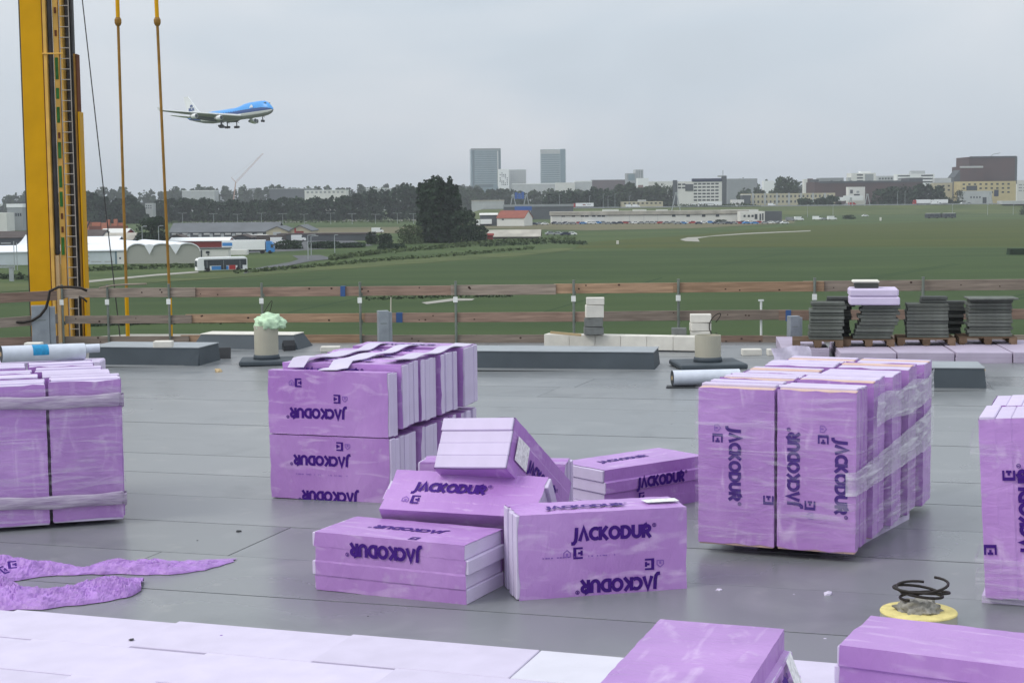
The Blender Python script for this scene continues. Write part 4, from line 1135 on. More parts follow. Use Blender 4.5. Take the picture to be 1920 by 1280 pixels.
fm = ribbon([(-30, 1050, 1092, .10), (10, 1052, 1090, .14), (60, 1056, 1082, .10), (110, 1064, 1076, .07), (160, 1064, 1074, .06), (215, 1058, 1074, .08), (270, 1056, 1076, .09), (330, 1052, 1074, .06), (390, 1048, 1066, .03), (440, 1046, 1050, .01)],
       'crumpled purple film on the deck, upper strip tapering to the right', 3, 30)
for (px, py, rot) in ((28, 1062, .4), (12, 1072, 1.2)):
    q_ = onroof(px, py, .2); ob = put('block_mark', ME_MARK, fm, M=TR(q_.x, q_.y - .06, q_.z + .03, rot) @ Matrix.Rotation(.6, 4, 'X') @ Matrix.Scale(.9, 4))
ribbon([(-30, 1085, 1142, .16), (5, 1090, 1142, .13), (40, 1108, 1141, .10), (90, 1110, 1139, .09), (140, 1104, 1133, .11), (190, 1094, 1126, .12), (235, 1087, 1119, .12), (266, 1086, 1106, .07)],
       'crumpled purple film on the deck, lower strip in front of the other', 11, 34)
# crumbs and scraps
def scrap(px, py, s, mt, lab, z=0.0, flat=.35):
    p = onroof(px, py, z); m = MB(); bm = bmesh.new(); bmesh.ops.create_icosphere(bm, subdivisions=1, radius=s)
    for v in bm.verts: v.co *= random.uniform(.6, 1.2); v.co.z = max(-.2 * s, v.co.z * flat)
    m.add([v.co.copy() for v in bm.verts], [tuple(v.index for v in f.verts) for f in bm.faces]); bm.free()
    tag(m.build('scrap', mt, M=TR(p.x, p.y, rz(p.x) + z + s * .2, random.uniform(0, 3))), lab, 'scrap')
scrap(1350, 1106, .028, 'xps_pale', 'white foam crumb on the deck right of the loose pile')
scrap(1553, 1115, .034, 'xps_pale', 'larger white foam crumb on the deck below the tall right stack', flat=.8)
scrap(1546, 1197, .012, 'xps_pale', 'tiny white crumb between the two foreground packs')
scrap(447, 996, .030, 'membrane_black', 'black scrap on the deck left of the loose pile', flat=.3)
scrap(370, 1013, .010, 'membrane_black', 'tiny dark crumb left of the black scrap')
scrap(410, 697, .085, 'wood_pale', 'tan scrap on the deck in front of the pipe with green foam', flat=.8)
scrap(247, 1199, .022, 'membrane_black', 'dark fleck on the laid boards in the left foreground', z=LT, flat=.25)
scrap(415, 1191, .012, 'ink_faint', 'small dark fleck on the laid boards', z=LT)
for i in range(26):
    px, py = random.uniform(240, 1900), random.uniform(720, 1160)
    scrap(px, py, random.uniform(.004, .009), random.choice(['xps_pale', 'membrane_black', 'xps']), 'tiny crumb on the grey deck')
    C.objects[-1]['group'] = 'tiny crumbs scattered on the deck'

# ================================================================== YELLOW DRILLING MAST BEYOND THE ROOF
YM = fpos(100).y + 2.6; S_ = YM / FPX
m0 = aty(48, 340, YM)
def mx(px): return (px - 48) * S_
ZB, ZT = GZ - m0.z, 9.0 - m0.z
zr = lambda py: (340 - py) * S_                      # height relative to the 340 px line
mast = thing('drilling_mast', 'tall yellow drilling mast with ladder beyond the left roof corner', 'drilling rig', Matrix.Translation(m0))
def mbox(name, x0, x1, y0, y1, z0, z1, mt, c=.006, par=None):
    m = MB(); m.cbox(mx(x0), mx(x1), y0, y1, z0, z1, c); return m.build(name, mt, par or mast)
mbox('back_plate', 45.0, 48.6, .05, .62, ZB, ZT, 'crane_dark')
mbox('main_box', 48.7, 88.5, 0, .6, ZB, ZT, 'crane_yellow')
mbox('flange', 88.6, 90.4, -.02, .6, ZB, ZT, 'crane_rust_gap')
mbox('flange', 90.5, 96.4, -.03, .5, ZB, ZT, 'crane_yellow_light')
mbox('hydraulic_hose', 97.0, 105.5, .04, .14, zr(478), ZT, 'crane_dark', .03)
mbox('hose_guard', 97.2, 104.5, .02, .12, ZB, zr(478) - .01, 'crane_cream', .01)
mbox('guide_rail', 106.0, 116.5, .10, .40, ZB, ZT, 'crane_yellow_light')
for i, (a, b) in enumerate(((112, 152), (168, 188), (203, 232), (268, 298), (312, 352), (360, 388), (445, 478))):
    mbox('green_patch', 108.5, 114.0, .084, .099, zr(b), zr(a), 'crane_green', .003)
for py in (20, 62, -20, 250, 400, 425):
    mbox('slot', 109.5, 113.5, .084, .099, zr(py + 11), zr(py), 'crane_rust_gap', .003)
mbox('rust_gap_strip', 116.8, 118.6, .12, .4, ZB, ZT, 'crane_rust_gap')  # strip coloured dark for the shaded gap beside the guide rail
mbox('flange', 119.0, 124.2, .05, .4, ZB, ZT, 'crane_yellow_light')
mbox('dark_column', 126.0, 136.5, .22, .5, ZB, ZT, 'crane_dark', .02)
mbox('cross_bar', 88, 127, -.06, -.035, zr(107), zr(104.5), 'crane_yellow_light')
mbox('right_column', 141.0, 144.6, .15, .45, ZB, zr(105), 'crane_brown')
mbox('rust_gap_strip', 144.7, 146.6, .18, .45, ZB, zr(105), 'crane_rust_gap')
mbox('right_column', 146.7, 150.0, .12, .45, ZB, zr(212), 'crane_yellow')
mbox('upper_column', 138.8, 142.0, .15, .3, zr(104), ZT, 'crane_dark')
for px in (121.5, 139.2):
    m = MB(); m.tube([(mx(px), -.02, ZB), (mx(px), -.02, ZT)], .012, 6); m.build('ladder_rail', 'crane_rung', mast)
zz = ZB + .2
while zz < ZT:
    m = MB(); m.tube([(mx(121.0), -.025, zz), (mx(139.8), -.025, zz)], .010, 6); m.build('ladder_rung', 'crane_rung', mast); zz += 19.3 * S_
# suspended rods and the thin rope
for (xt, xb, lab) in ((220, 240, 'left of the two yellow suspension rods beside the mast'), (293, 322, 'right of the two yellow suspension rods beside the mast')):
    t = thing('suspension_rod', lab, 'rod', Matrix.Translation(aty(xb, 640, YM)))
    o_ = aty(xb, 640, YM); top = aty(xt, 0, YM) - o_; bot = Vector((0, 0, GZ - o_.z)); dd = top.normalized()
    sp = aty(xt + (xb - xt) * 40 / 640, 40, YM) - o_; lowp = aty(xt + (xb - xt) * .86, 550, YM) - o_
    m = MB(); m.tube([sp, lowp], .032, 8); m.build('lower_rod', 'crane_brown', t)
    m = MB(); m.tube([lowp, bot], .045, 8); m.build('foot_rod', 'crane_yellow', t)
    m = MB(); m.tube([sp - dd * .1, sp - dd * .04, sp + dd * .03, sp + dd * .08], [.05, .075, .075, .05], 10); m.build('socket', 'crane_brown', t)
    m = MB(); m.tube([sp, sp + dd * 8], .045, 8); m.build('upper_rod', 'crane_yellow', t)
a, b = aty(152, -20, YM), aty(217, 560, YM); d = (b - a).normalized()
m = MB(); m.tube([a - d * 8, b + d * ((GZ - b.z) / d.z)], .013, 5); tag(m.build('steel_rope', 'crane_dark'), 'thin steel rope hanging between the mast and the rods', 'rope')

# ================================================================== THE LAND
def ground_poly(name, pts, z, mt, far=None):
    """flat sheet on the fields whose corners are seen at these pixels"""
    m = MB(); P = [onground(x, y, z) for x, y in pts]
    m.add(P, [tuple(range(len(P)))]); return struct(m.build(name, mt))
m = MB(); m.add([(-9000, -300, GZ), (9000, -300, GZ), (9000, 11500, GZ), (-9000, 11500, GZ)], [(0, 1, 2, 3)]); struct(m.build('ground', 'grass'))
ground_poly('crop_field', [(-900, 900), (2900, 900), (2900, 462), (1900, 465), (1400, 467), (1060, 471), (960, 484), (700, 503), (440, 523), (160, 540), (-900, 600)], .03, 'crop')
ground_poly('field', [(1080, 466), (1400, 464), (1900, 462), (2600, 459), (2600, 409), (1900, 411), (1480, 424), (1300, 440), (1090, 455)], .05, 'olive')
ground_poly('grass_verge', [(-300, 565), (160, 538), (440, 520), (700, 500), (960, 481), (1065, 470), (1085, 462), (960, 473), (700, 490), (440, 508), (160, 524), (-300, 540)], .07, 'verge')
ground_poly('path', [(1275, 449), (1290, 445), (1316, 444), (1345, 441), (1400, 437), (1520, 432), (1520, 433.5), (1400, 438.8), (1330, 443.5), (1308, 447), (1312, 453), (1285, 452)], .10, 'concrete_path')
ground_poly('path', [(455, 507), (545, 491), (560, 486), (548, 479), (600, 478), (626, 485), (580, 490), (540, 498), (456, 513)], .10, 'asphalt')
ground_poly('path', [(150, 527), (290, 514), (372, 508), (372, 511), (290, 517), (150, 531)], .10, 'concrete_path')
ground_poly('yard', [(890, 428), (1100, 432), (1300, 428), (1490, 418), (1490, 411), (1300, 416), (1100, 418), (890, 418)], .09, 'dirt')
ground_poly('yard', [(560, 437), (800, 437), (800, 425), (580, 427)], .09, 'dirt')
ground_poly('yard', [(-50, 500), (370, 478), (560, 470), (700, 460), (640, 446), (300, 448), (-50, 455)], .06, 'asphalt')
ground_poly('path', [(790, 567), (850, 559), (890, 560), (885, 563), (850, 564), (800, 570)], .08, 'concrete_path')
ground_poly('path', [(165, 632), (240, 626), (490, 626), (490, 632), (165, 640)], .08, 'concrete_path')
ground_poly('road', [(340, 416), (780, 411), (780, 414), (340, 419)], .09, 'concrete_path')
for i_, (xa, ya, xb, yb, w_) in enumerate(((1560, 531, 1790, 494, .8), (1566, 533, 1800, 495, .8), (1740, 592, 2000, 532, 1.6), (1752, 596, 2010, 536, 1.6), (540, 585, 760, 540, 1.3), (300, 560, 620, 520, .9), (1000, 590, 1240, 520, 1.2), (1330, 500, 1480, 473, .5))):
    ground_poly('track', [(xa, ya), (xb, yb), (xb + 3, yb + w_ * .6), (xa, ya + w_)], .045, 'crop_dark')
# the motorway bank on the right
RZ = -7.0 - GZ                                        # height of the road over the fields
bank = MB()
Ybank = 1240.0
def bx_(px, y): return aty(px, 380, y).x
xs = [bx_(850, Ybank), bx_(905, Ybank), bx_(2400, Ybank)]
bank.add([(xs[0], Ybank - 45, GZ + .1), (xs[2], Ybank - 60, GZ + .1), (xs[2], Ybank - 14, GZ + RZ), (xs[1], Ybank - 14, GZ + RZ), (xs[1], Ybank + 40, GZ + RZ), (xs[2], Ybank + 40, GZ + RZ), (xs[2], Ybank + 80, GZ + .1), (xs[0], Ybank + 80, GZ + .1)],
         [(0, 1, 2, 3), (3, 2, 5, 4), (4, 5, 6, 7), (0, 3, 4, 7)])
struct(bank.build('motorway_bank', 'verge'))
m = MB(); m.box(xs[1], xs[2], Ybank - 10, Ybank + 36, GZ + RZ + .02, GZ + RZ + .06); struct(m.build('road', 'asphalt'))
m = MB(); m.box(xs[1], xs[2], Ybank - 12.2, Ybank - 12, GZ + RZ + .5, GZ + RZ + .9)
for i in range(60):
    x = xs[1] + (xs[2] - xs[1]) * i / 60; m.box(x, x + .15, Ybank - 12.1, Ybank - 11.98, GZ + RZ, GZ + RZ + .6)
tag(m.build('crash_barrier', 'galv'), 'long steel crash barrier along the motorway bank', 'crash barrier')

# ------------------------------------------------------------------ trees and scrub
def crown_points(n, rx, ry, rzz, cz, lobes=9, tall=False):
    L = []
    for i in range(lobes):
        a = rng.uniform(0, 6.28); rr = math.sqrt(rng.uniform(0, 1)) * .62; h = rng.uniform(-.75, .8)
        k_ = math.sqrt(max(.05, 1 - abs(h) ** 2.2))
        L.append((rr * math.cos(a) * rx * k_, rr * math.sin(a) * ry * k_, cz + h * rzz * .85, rng.uniform(.34, .56)))
    L = np.array(L); w = L[:, 3] ** 2; idx = rng.choice(len(L), n, p=w / w.sum())
    d = rng.normal(size=(n, 3)); d /= np.linalg.norm(d, axis=1)[:, None]
    rad = rng.uniform(.55, 1.0, n) ** .5
    s = np.array([rx, ry, rzz * (.55 if not tall else .35)])
    P = L[idx, :3] + d * (rad * L[idx, 3])[:, None] * s
    m_ = int(n * .45)                                   # fill between the lobes
    d = rng.normal(size=(m_, 3)); d /= np.linalg.norm(d, axis=1)[:, None]
    d = np.sign(d) * np.abs(d) ** .8
    P[:m_] = d * (rng.uniform(.5, .92, m_) ** .6)[:, None] * np.array([rx, ry, rzz]) * .9 + np.array([0, 0, cz])
    return P
def tree(label, px, ytop, D, wpx, leaf='leaf_dark', n=1500, name='tree', group=None, lobes=12, tall=False, base=GZ, low=.12, leafs=None):
    q_ = aty(px, ytop, D); h = q_.z - base; w = wpx * D / FPX / 2
    t = thing(name, label, 'tree', Matrix.Translation((q_.x, D, base)), group)
    m = MB(); r0 = max(.12, h * .018)
    lean = random.uniform(-.02, .02) * h
    m.tube([(0, 0, -.1), (lean * .3, 0, h * .3), (lean, 0, h * .75)], [r0, r0 * .75, r0 * .25], 7)
    for i in range(5):
        a = random.uniform(0, 6.28); z0 = h * random.uniform(.2, .5)
        m.tube([(lean * .5, 0, z0), (math.cos(a) * w * .35, math.sin(a) * w * .35, z0 + h * .13), (math.cos(a) * w * .6, math.sin(a) * w * .6, z0 + h * .25)], [r0 * .5, r0 * .3, r0 * .12], 5)
    m.build('trunk', 'bark', t)
    cz = h * (.5 + low / 2); P = crown_points(n, w * 1.02, w * .9, h * (.5 - low / 2), cz, lobes, tall)
    P[:, 2] = np.where(P[:, 2] < h * low * .6, rng.uniform(h * low * .6, h * .4, n), np.minimum(P[:, 2], h))
    if tall:                                           # upright limbs: several narrow columns of leaf
        cols = [(rng.uniform(-.75, .75), rng.uniform(-.6, .6), rng.uniform(.84, 1.0), rng.uniform(.34, .48)) for _ in range(7)] + [(0, 0, 1.0, .5)]
        ci = rng.integers(0, len(cols), n); cc_ = np.array(cols)[ci]
        d = rng.normal(size=(n, 3)); d /= np.linalg.norm(d, axis=1)[:, None]; d *= (rng.uniform(.5, 1, n) ** .5)[:, None]
        taper = np.clip(1.1 - .15 * (d[:, 2] + 1) / 2, .5, 1.15)
        d[:, 2] = np.sign(d[:, 2]) * np.abs(d[:, 2]) ** .75
        P = np.stack([(cc_[:, 0] + d[:, 0] * cc_[:, 3] * 1.2 * taper) * w, (cc_[:, 1] + d[:, 1] * cc_[:, 3] * 1.2 * taper) * w, h * cc_[:, 2] * (.53 + .47 * d[:, 2])], 1)
    if low < .1:                                       # leafy down to the ground
        k_ = int(n * .28); a = rng.uniform(0, 6.28, k_); rr = w * rng.uniform(.3, .95, k_)
        P[:k_] = np.stack([rr * np.cos(a), rr * np.sin(a), rng.uniform(0.1, h * .45, k_)], 1)
    o_ = put('crown', fastquads('crown', leafquads(P, leafs or max(.35, h * .035)), leaf), t)
    return t
def wood(label, x0, x1, ytops, D, depth, leaf, n, base=GZ, size=1.3, kind='wood', cat='wood', low=0):
    """a far wood or hedge reading as one mass: rounded crowns side by side"""
    P = []; A = aty(x0, 380, D).x; B = aty(x1, 380, D).x; wid = B - A
    nt_ = max(4, int(wid / 6.5)); per = n // nt_
    for i in range(nt_):
        u = (i + .5 + random.uniform(-.3, .3)) / nt_; px = x0 + (x1 - x0) * u
        yt_ = np.interp(px, [p_[0] for p_ in ytops], [p_[1] for p_ in ytops]) + random.uniform(-3, 4)
        yy = D + random.uniform(-depth, depth); h = aty(px, yt_, D).z - base
        r_ = max(5.5, wid / nt_ * random.uniform(.9, 1.3)); h *= random.uniform(.96, 1.10)
        pts = crown_points(per, r_, r_, h * .56, h * .46, 6)
        low_ = pts[:, 2] < h * .4; pts[low_, 0] *= 1.5
        pts[:, 2] = np.where(pts[:, 2] < 0.2, rng.uniform(.2, h * .5, per), np.minimum(pts[:, 2], h))
        pts += np.array([A + wid * u, yy, base]); P.append(pts)
    ob = put(kind, fastquads(kind, leafquads(np.concatenate(P), size), leaf)); stuff(ob)
    ob['label'] = label; ob['category'] = cat; return ob
wood('dark wood behind the barns, left of the tall poplars', 292, 800, [(292, 380), (320, 369), (420, 374), (560, 367), (640, 366), (700, 352), (760, 343), (800, 352)], 1150, 25, 'leaf_dark', 26000)
wood('dark wood between the mast and the rods', 150, 268, [(150, 362), (170, 354), (200, 366), (240, 370), (268, 392)], 1120, 20, 'leaf_dark', 8000)
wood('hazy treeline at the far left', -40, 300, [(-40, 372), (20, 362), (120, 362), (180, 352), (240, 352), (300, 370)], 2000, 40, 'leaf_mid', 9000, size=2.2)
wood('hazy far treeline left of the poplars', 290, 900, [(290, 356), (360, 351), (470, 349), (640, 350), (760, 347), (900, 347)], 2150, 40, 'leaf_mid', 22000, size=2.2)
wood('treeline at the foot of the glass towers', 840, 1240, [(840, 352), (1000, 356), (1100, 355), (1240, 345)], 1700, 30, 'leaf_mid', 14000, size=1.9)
wood('dark trees behind the blue motorway sign', 1030, 1150, [(1030, 357), (1060, 354), (1090, 358), (1120, 349), (1150, 358)], 1340, 12, 'leaf_dark', 5000)
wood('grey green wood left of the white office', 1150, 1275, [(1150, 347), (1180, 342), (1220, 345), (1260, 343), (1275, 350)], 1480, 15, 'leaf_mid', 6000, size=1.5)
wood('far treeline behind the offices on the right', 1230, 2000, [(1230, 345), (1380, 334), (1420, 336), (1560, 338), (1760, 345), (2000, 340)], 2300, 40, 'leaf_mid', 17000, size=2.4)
wood('dark wood in front of the brown buildings', 1640, 1795, [(1640, 352), (1690, 345), (1720, 343), (1745, 347), (1795, 377)], 1330, 10, 'leaf_dark', 7000)
wood('low trees before the row of pale flats', 1495, 1570, [(1495, 372), (1530, 371), (1570, 366)], 1310, 8, 'leaf_dark', 2500)
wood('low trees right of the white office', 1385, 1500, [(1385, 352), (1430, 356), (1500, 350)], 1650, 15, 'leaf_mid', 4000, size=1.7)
wood('scrub along the motorway bank', 1270, 1420, [(1270, 379), (1420, 380)], 1238, 3, 'leaf_mid', 1500, base=GZ + RZ - 1.5, size=.8, kind='scrub', cat='scrub')
# trees that stand out
tree('tall dark poplar, highest of the clump in the middle distance', 822, 328, 574, 46, n=5440, tall=True, low=.05, lobes=20, group='poplar clump', name='poplar_tree')
tree('left shoulder of the poplar clump', 797, 337, 578, 36, n=3200, tall=True, low=.05, lobes=14, group='poplar clump', name='poplar_tree')
tree('right poplar of the clump, pointed', 844, 331, 577, 32, n=3200, tall=True, low=.05, lobes=14, group='poplar clump', name='poplar_tree')
tree('lower dark tree right of the poplars', 868, 384, 570, 52, n=2720, low=.04, name='dark_tree')
tree('lowest bushy tree at the right foot of the poplars', 896, 418, 566, 44, n=1600, low=.02, name='dark_tree')
tree('lighter tree at the left foot of the poplars', 770, 418, 566, 56, 'leaf_light', n=1760, low=.02, name='bushy_tree')
tree('small dark tree left of the poplars', 697, 432, 560, 26, n=960, low=.02, name='dark_tree')
tree('second small dark tree left of the poplars', 722, 436, 556, 32, n=960, low=.02, name='dark_tree')
tree('low bush in front of the poplars', 735, 456, 505, 58, n=1280, low=.0, name='dark_bush')
tree('round dark tree behind the white tents between the rods', 283, 402, 545, 66, n=3840, low=.03, name='dark_tree', lobes=16)
tree('big hazy round tree on the skyline right of the office', 1474, 327, 1500, 56, 'leaf_mid', n=3520, name='skyline_tree', lobes=14, low=.0)
tree('small round tree left of the far blue sign', 1390, 408, 925, 20, n=480, name='dark_tree', low=.0)
tree('bush in front of the white warehouse', 1352, 411, 905, 26, n=800, name='dark_bush', low=.0)
tree('round bush right of the parked vans', 1592, 402, 1000, 26, n=640, name='dark_bush', low=.0)
tree('dark bush at the right picture edge by the motorway', 1925, 383, 1100, 34, n=960, name='dark_bush', low=.0)
tree('dark tree by the brown tower building', 1797, 354, 1400, 26, n=800, name='dark_tree', low=.0)
tree('dark shrub right of the truck with the blue cab', 540, 450, 520, 60, n=1440, low=.0, name='dark_bush')
tree('second dark shrub right of the truck with the blue cab', 610, 452, 525, 70, n=1600, low=.0, name='dark_bush')
tree('third dark shrub, nearest the road bend', 660, 454, 530, 60, n=1440, low=.0, name='dark_bush')
tree('tiny bush at the rail in the field', 893, 622, 150, 26, 'leaf_mid', n=352, low=.0, name='small_bush', leafs=.09)
# rough grass and ditch edges
def grass_strip(pts, n, h, leaf, label, size=.55):
    P = []; seg = len(pts) - 1
    for _ in range(n):
        i = random.randrange(seg); t = random.random(); (xa, ya), (xb, yb) = pts[i], pts[i + 1]
        p = onground(xa + (xb - xa) * t + random.uniform(-4, 4), ya + (yb - ya) * t + random.gauss(0, .9)); P.append((p.x, p.y, GZ + random.uniform(0, h) * random.uniform(.4, 1)))
    ob = stuff(put('rough_grass', fastquads('rough_grass', leafquads(np.array(P), size, .3), leaf))); ob['label'] = label; ob['category'] = 'grass'
grass_strip([(150, 508), (260, 503), (372, 500)], 900, .7, 'leaf_light', 'rough grass bank in front of the white tents')
grass_strip([(440, 512), (560, 503), (700, 490), (860, 478), (1000, 466)], 1300, .6, 'leaf_light', 'rough grass along the ditch in front of the bus road')
grass_strip([(620, 487), (720, 474), (860, 462), (920, 456), (1080, 449)], 2200, 1.2, 'leaf_light', 'tall weeds before the poplar clump')
grass_strip([(900, 462), (1050, 455), (1100, 458)], 500, .9, 'leaf_mid', 'dark weeds on the ditch right of the poplars')
grass_strip([(690, 562), (800, 558), (960, 556)], 350, .35, 'leaf_mid', 'dark weeds along the field ditch behind the rail', .3)
grass_strip([(150, 612), (300, 606), (480, 604)], 1500, .7, 'leaf_dark', 'dark weeds in the near ditch behind the rail', .25)
grass_strip([(-30, 520), (60, 524), (150, 530)], 700, 1.0, 'leaf_mid', 'rough grass left of the mast')
grass_strip([(290, 419), (560, 417), (780, 416)], 900, 1.6, 'leaf_light', 'weeds along the road in front of the dark wood', .9)

# ================================================================== BUILDINGS
def bld(name, label, x0, x1, ytop, D, depth, wall, yaw=0.0, base=GZ, roof=None, cat='building', group=None):
    """block seen between two pixel columns; returns helper to add pieces by pixel"""
    A = aty(x0, ytop, D); B = aty(x1, ytop, D); w = B.x - A.x; h = (A.z + B.z) / 2 - base
    xc = (A.x + B.x) / 2
    t = thing(name, label, cat, TR(xc, D, base, yaw), group)
    m = MB(); m.box(-w / 2, w / 2, 0, depth, 0, h); m.build('wall', wall, t)
    if roof:
        m = MB(); m.box(-w / 2 - .25, w / 2 + .25, -.25, depth + .25, h, h + roof[1]); m.build('roof', roof[0], t)
    def loc(px, py): q_ = aty(px, py, D); return q_.x - xc, q_.z - base
    def piece(nm, xa, xb, ya, yb, mt, y0=-.12, y1=.05, par=None):
        (a, zt_), (b, zb_) = loc(xa, ya), loc(xb, yb)
        m = MB(); m.box(a, b, y0, y1, zb_, zt_); return m.build(nm, mt, par or t)
    def grid(xa, xb, ya, yb, nx, ny, fw, fh, mt='window_dark', nm='window', skip=()):
        (a, zt_), (b, zb_) = loc(xa, ya), loc(xb, yb); cw, ch = (b - a) / nx, (zt_ - zb_) / ny
        m = MB(); m.box(-cw * fw / 2, cw * fw / 2, -.10, .05, -ch * fh / 2, ch * fh / 2); me = m.mesh(nm, mt)
        for i in range(nx):
            for j in range(ny):
                if (i, j) in skip: continue
                put(nm, me, t, (a + cw * (i + .5), 0, zt_ - ch * (j + .5)))
    return t, w, h, piece, grid, loc
mat('pale_brick', (0.30, 0.215, 0.20), 0.85, 0.1)
# the towers on the skyline
D = 2650
t, w, h, piece, grid, loc = bld('office_tower', 'tall glass office tower, broader of the two on the skyline', 883, 939, 279, D, 22, 'glass_tower', .12)
piece('parapet', 883, 939, 278.6, 281.5, 'grey_wall'); piece('corner_pier', 885.5, 889.5, 283, 350, 'glass_dark'); piece('corner_pier', 932.5, 935, 283, 350, 'white_wall')
piece('corner_pier', 936.5, 939, 281, 350, 'glass_dark')
for j in range(16): piece('floor_band', 890, 932, 283 + j * 4.1, 283.7 + j * 4.1, 'glass_tower_pale', -.3, .05)
piece('recess', 897, 925, 345, 351, 'glass_dark')
t, w, h, piece, grid, loc = bld('hotel_block', 'bright white hotel with scattered dark windows before the glass tower', 935, 954, 317, D - 120, 20, 'white_bright', .05)
r = random.Random(5)
for j in range(9):
    for i in range(5):
        if r.random() < .62: piece('window', 937 + i * 3.3 + r.uniform(-.4, .4), 938.7 + i * 3.3, 320.5 + j * 3.1, 322.4 + j * 3.1, 'grey_dark')
t, w, h, piece, grid, loc = bld('hotel_block', 'pale beige hotel block right of the white hotel', 955.5, 986.5, 318, D - 100, 25, 'grey_light', .05)
grid(957, 985, 320, 347, 8, 8, .5, .4, 'grey_wall')
t, w, h, piece, grid, loc = bld('office_tower', 'grey banded office tower, right of the two on the skyline', 1013, 1060, 280, D + 60, 30, 'glass_tower_pale', -.06)
piece('stair_core', 1050.5, 1060.3, 279.5, 350, 'glass_tower', -.5, .05); piece('penthouse', 1013.5, 1050, 281, 288, 'grey_light', -.4, .05)
for j in range(13): piece('window_band', 1015, 1049.5, 290 + j * 4.1, 291.8 + j * 4.1, 'glass_tower', -.3, .05)
t, w, h, piece, grid, loc = bld('office_tower', 'small twin grey tower between the skyline towers and the white office', 1176, 1192, 325, D - 300, 20, 'grey_wall', .1)
piece('window_band', 1178, 1190, 327, 338, 'glass_tower'); 
m = MB(); a, z1 = loc(1192, 318); b, z0 = loc(1207, 318); m.box(a, b, 2, 22, 0, z1); u_ = m.build('wall', 'grey_light', t)
for i in range(3): piece('window_band', 1193.5 + i * 4.6, 1196 + i * 4.6, 319.5, 340, 'grey_wall', 1.7, 2.05)
bld('low_hall', 'long low pale roofs at the foot of the towers', 960, 1060, 345.5, D - 200, 30, 'grey_light', roof=('white_bright', 1.2))
bld('low_hall', 'white roofed halls right of the banded tower', 1042, 1078, 342.5, D - 260, 30, 'white_wall')
bld('low_hall', 'pale terminal roofs left of the small twin tower', 1078, 1110, 341, D - 250, 30, 'grey_light', roof=('white_bright', 1.5))
bld('low_hall', 'long reddish hall on the skyline left of the twin tower', 1110, 1175, 338, 2400, 30, 'brown_wall', roof=('grey_wall', .8))
bld('low_hall', 'white sheds right of the twin tower', 1196, 1216, 334, 2200, 30, 'white_bright')
bld('low_hall', 'long pale sheds right of the twin tower', 1216, 1268, 341, 2200, 30, 'white_wall', roof=('white_bright', 1))
bld('brick_house', 'pinkish brick house among the trees left of the white office', 1198, 1206, 347, 1500, 12, 'pale_brick')
# far halls on the left
t, w, h, piece, grid, loc = bld('white_hall', 'long white hall in the trees left of the poplars', 571, 648, 357.5, 1650, 30, 'white_wall', roof=('white_bright', .7)); grid(573, 646, 357, 364, 9, 1, .5, .45, 'grey_wall')
bld('grey_hall', 'grey flat hall in the trees behind the far crane', 505, 590, 354.5, 2100, 30, 'grey_dark', roof=('grey_light', .6))
bld('white_hall', 'pale hall in the trees between the rods and the far crane', 341, 402, 358.5, 2100, 30, 'grey_light', roof=('white_bright', 1))
bld('grey_hall', 'blurred grey block left of the grey hall', 466, 486, 353, 2200, 20, 'grey_wall')
bld('white_hall', 'pale hall in the trees just left of the poplar clump', 686, 750, 354, 2100, 30, 'grey_light', roof=('white_bright', .8))
t, w, h, piece, grid, loc = bld('white_house', 'small white house in the gap of the dark wood', 272, 286, 381, 1130, 10, 'grey_light'); grid(273, 285, 384, 392, 3, 2, .5, .5)
t, w, h, piece, grid, loc = bld('white_house', 'white building at the left picture edge', 13, 42, 389, 900, 12, 'grey_wall', roof=('white_bright', 2.0)); grid(15, 41, 398, 407, 6, 1, .6, .6)
bld('white_house', 'low white roof at the far left edge', -15, 12, 399, 880, 14, 'white_wall')
# white office with window bands
D = 1420
t, w, h, piece, grid, loc = bld('white_office', 'white office with rows of dark windows and a dark stair tower', 1268, 1355, 340, D, 26, 'white_wall', -.06)
piece('dark_bay', 1262, 1270, 338, 385, 'grey_dark', -.6, 4); piece('roof_storey', 1298, 1355, 335, 340.5, 'navy_paint', -.3, 12)
piece('stair_tower', 1353.5, 1362, 330, 385, 'grey_dark', -.8, 8); piece('plant_room', 1346, 1361, 329, 332, 'grey_light', .5, 8)
piece('dark_bay', 1285, 1300, 345.5, 358, 'grey_dark', -.4, .05)
grid(1270.5, 1286, 343, 355, 2, 2, .78, .5); grid(1300, 1348, 342, 378, 6, 6, .78, .48)
m = MB(); q_ = loc(1355.5, 329); m.tube([(q_[0], 2, q_[1]), (q_[0], 2, q_[1] + 4.5)], .35, 5); m.build('mast', 'galv', t)
# row of pale flats and the long brown building
D = 1370
t, w, h, piece, grid, loc = bld('row_of_flats', 'long two-storey row of pale flats along the motorway', 1393, 1566, 362.5, D, 14, 'cream_wall'); grid(1395, 1564, 364, 382, 22, 2, .42, .45, 'grey_dark')
for i in range(7): piece('stair_bay', 1410 + i * 22.5, 1413.5 + i * 22.5, 362, 384, 'grey_light', -.35, .05)
t, w, h, piece, grid, loc = bld('dark_shop', 'dark flat-roofed shop at the left end of the pale flats', 1392, 1407, 366, D - 15, 12, 'grey_dark', roof=('white_wall', .6))
D = 1430
t, w, h, piece, grid, loc = bld('brown_hall', 'long windowless brown hall right of the pale flats', 1527, 1730, 340.5, D, 40, 'brown_wall'); piece('roof_step', 1527, 1535, 336.5, 341, 'grey_dark', -.2, 20); piece('roof_step', 1705, 1730, 333.5, 341, 'grey_dark', -.2, 30)
piece('roof_edge', 1536, 1705, 340, 342, 'grey_dark', -.3, .05)
for i in range(8): piece('roof_vent', 1560 + i * 18, 1563 + i * 18, 338.6, 340.5, 'grey_dark', 4, 7)
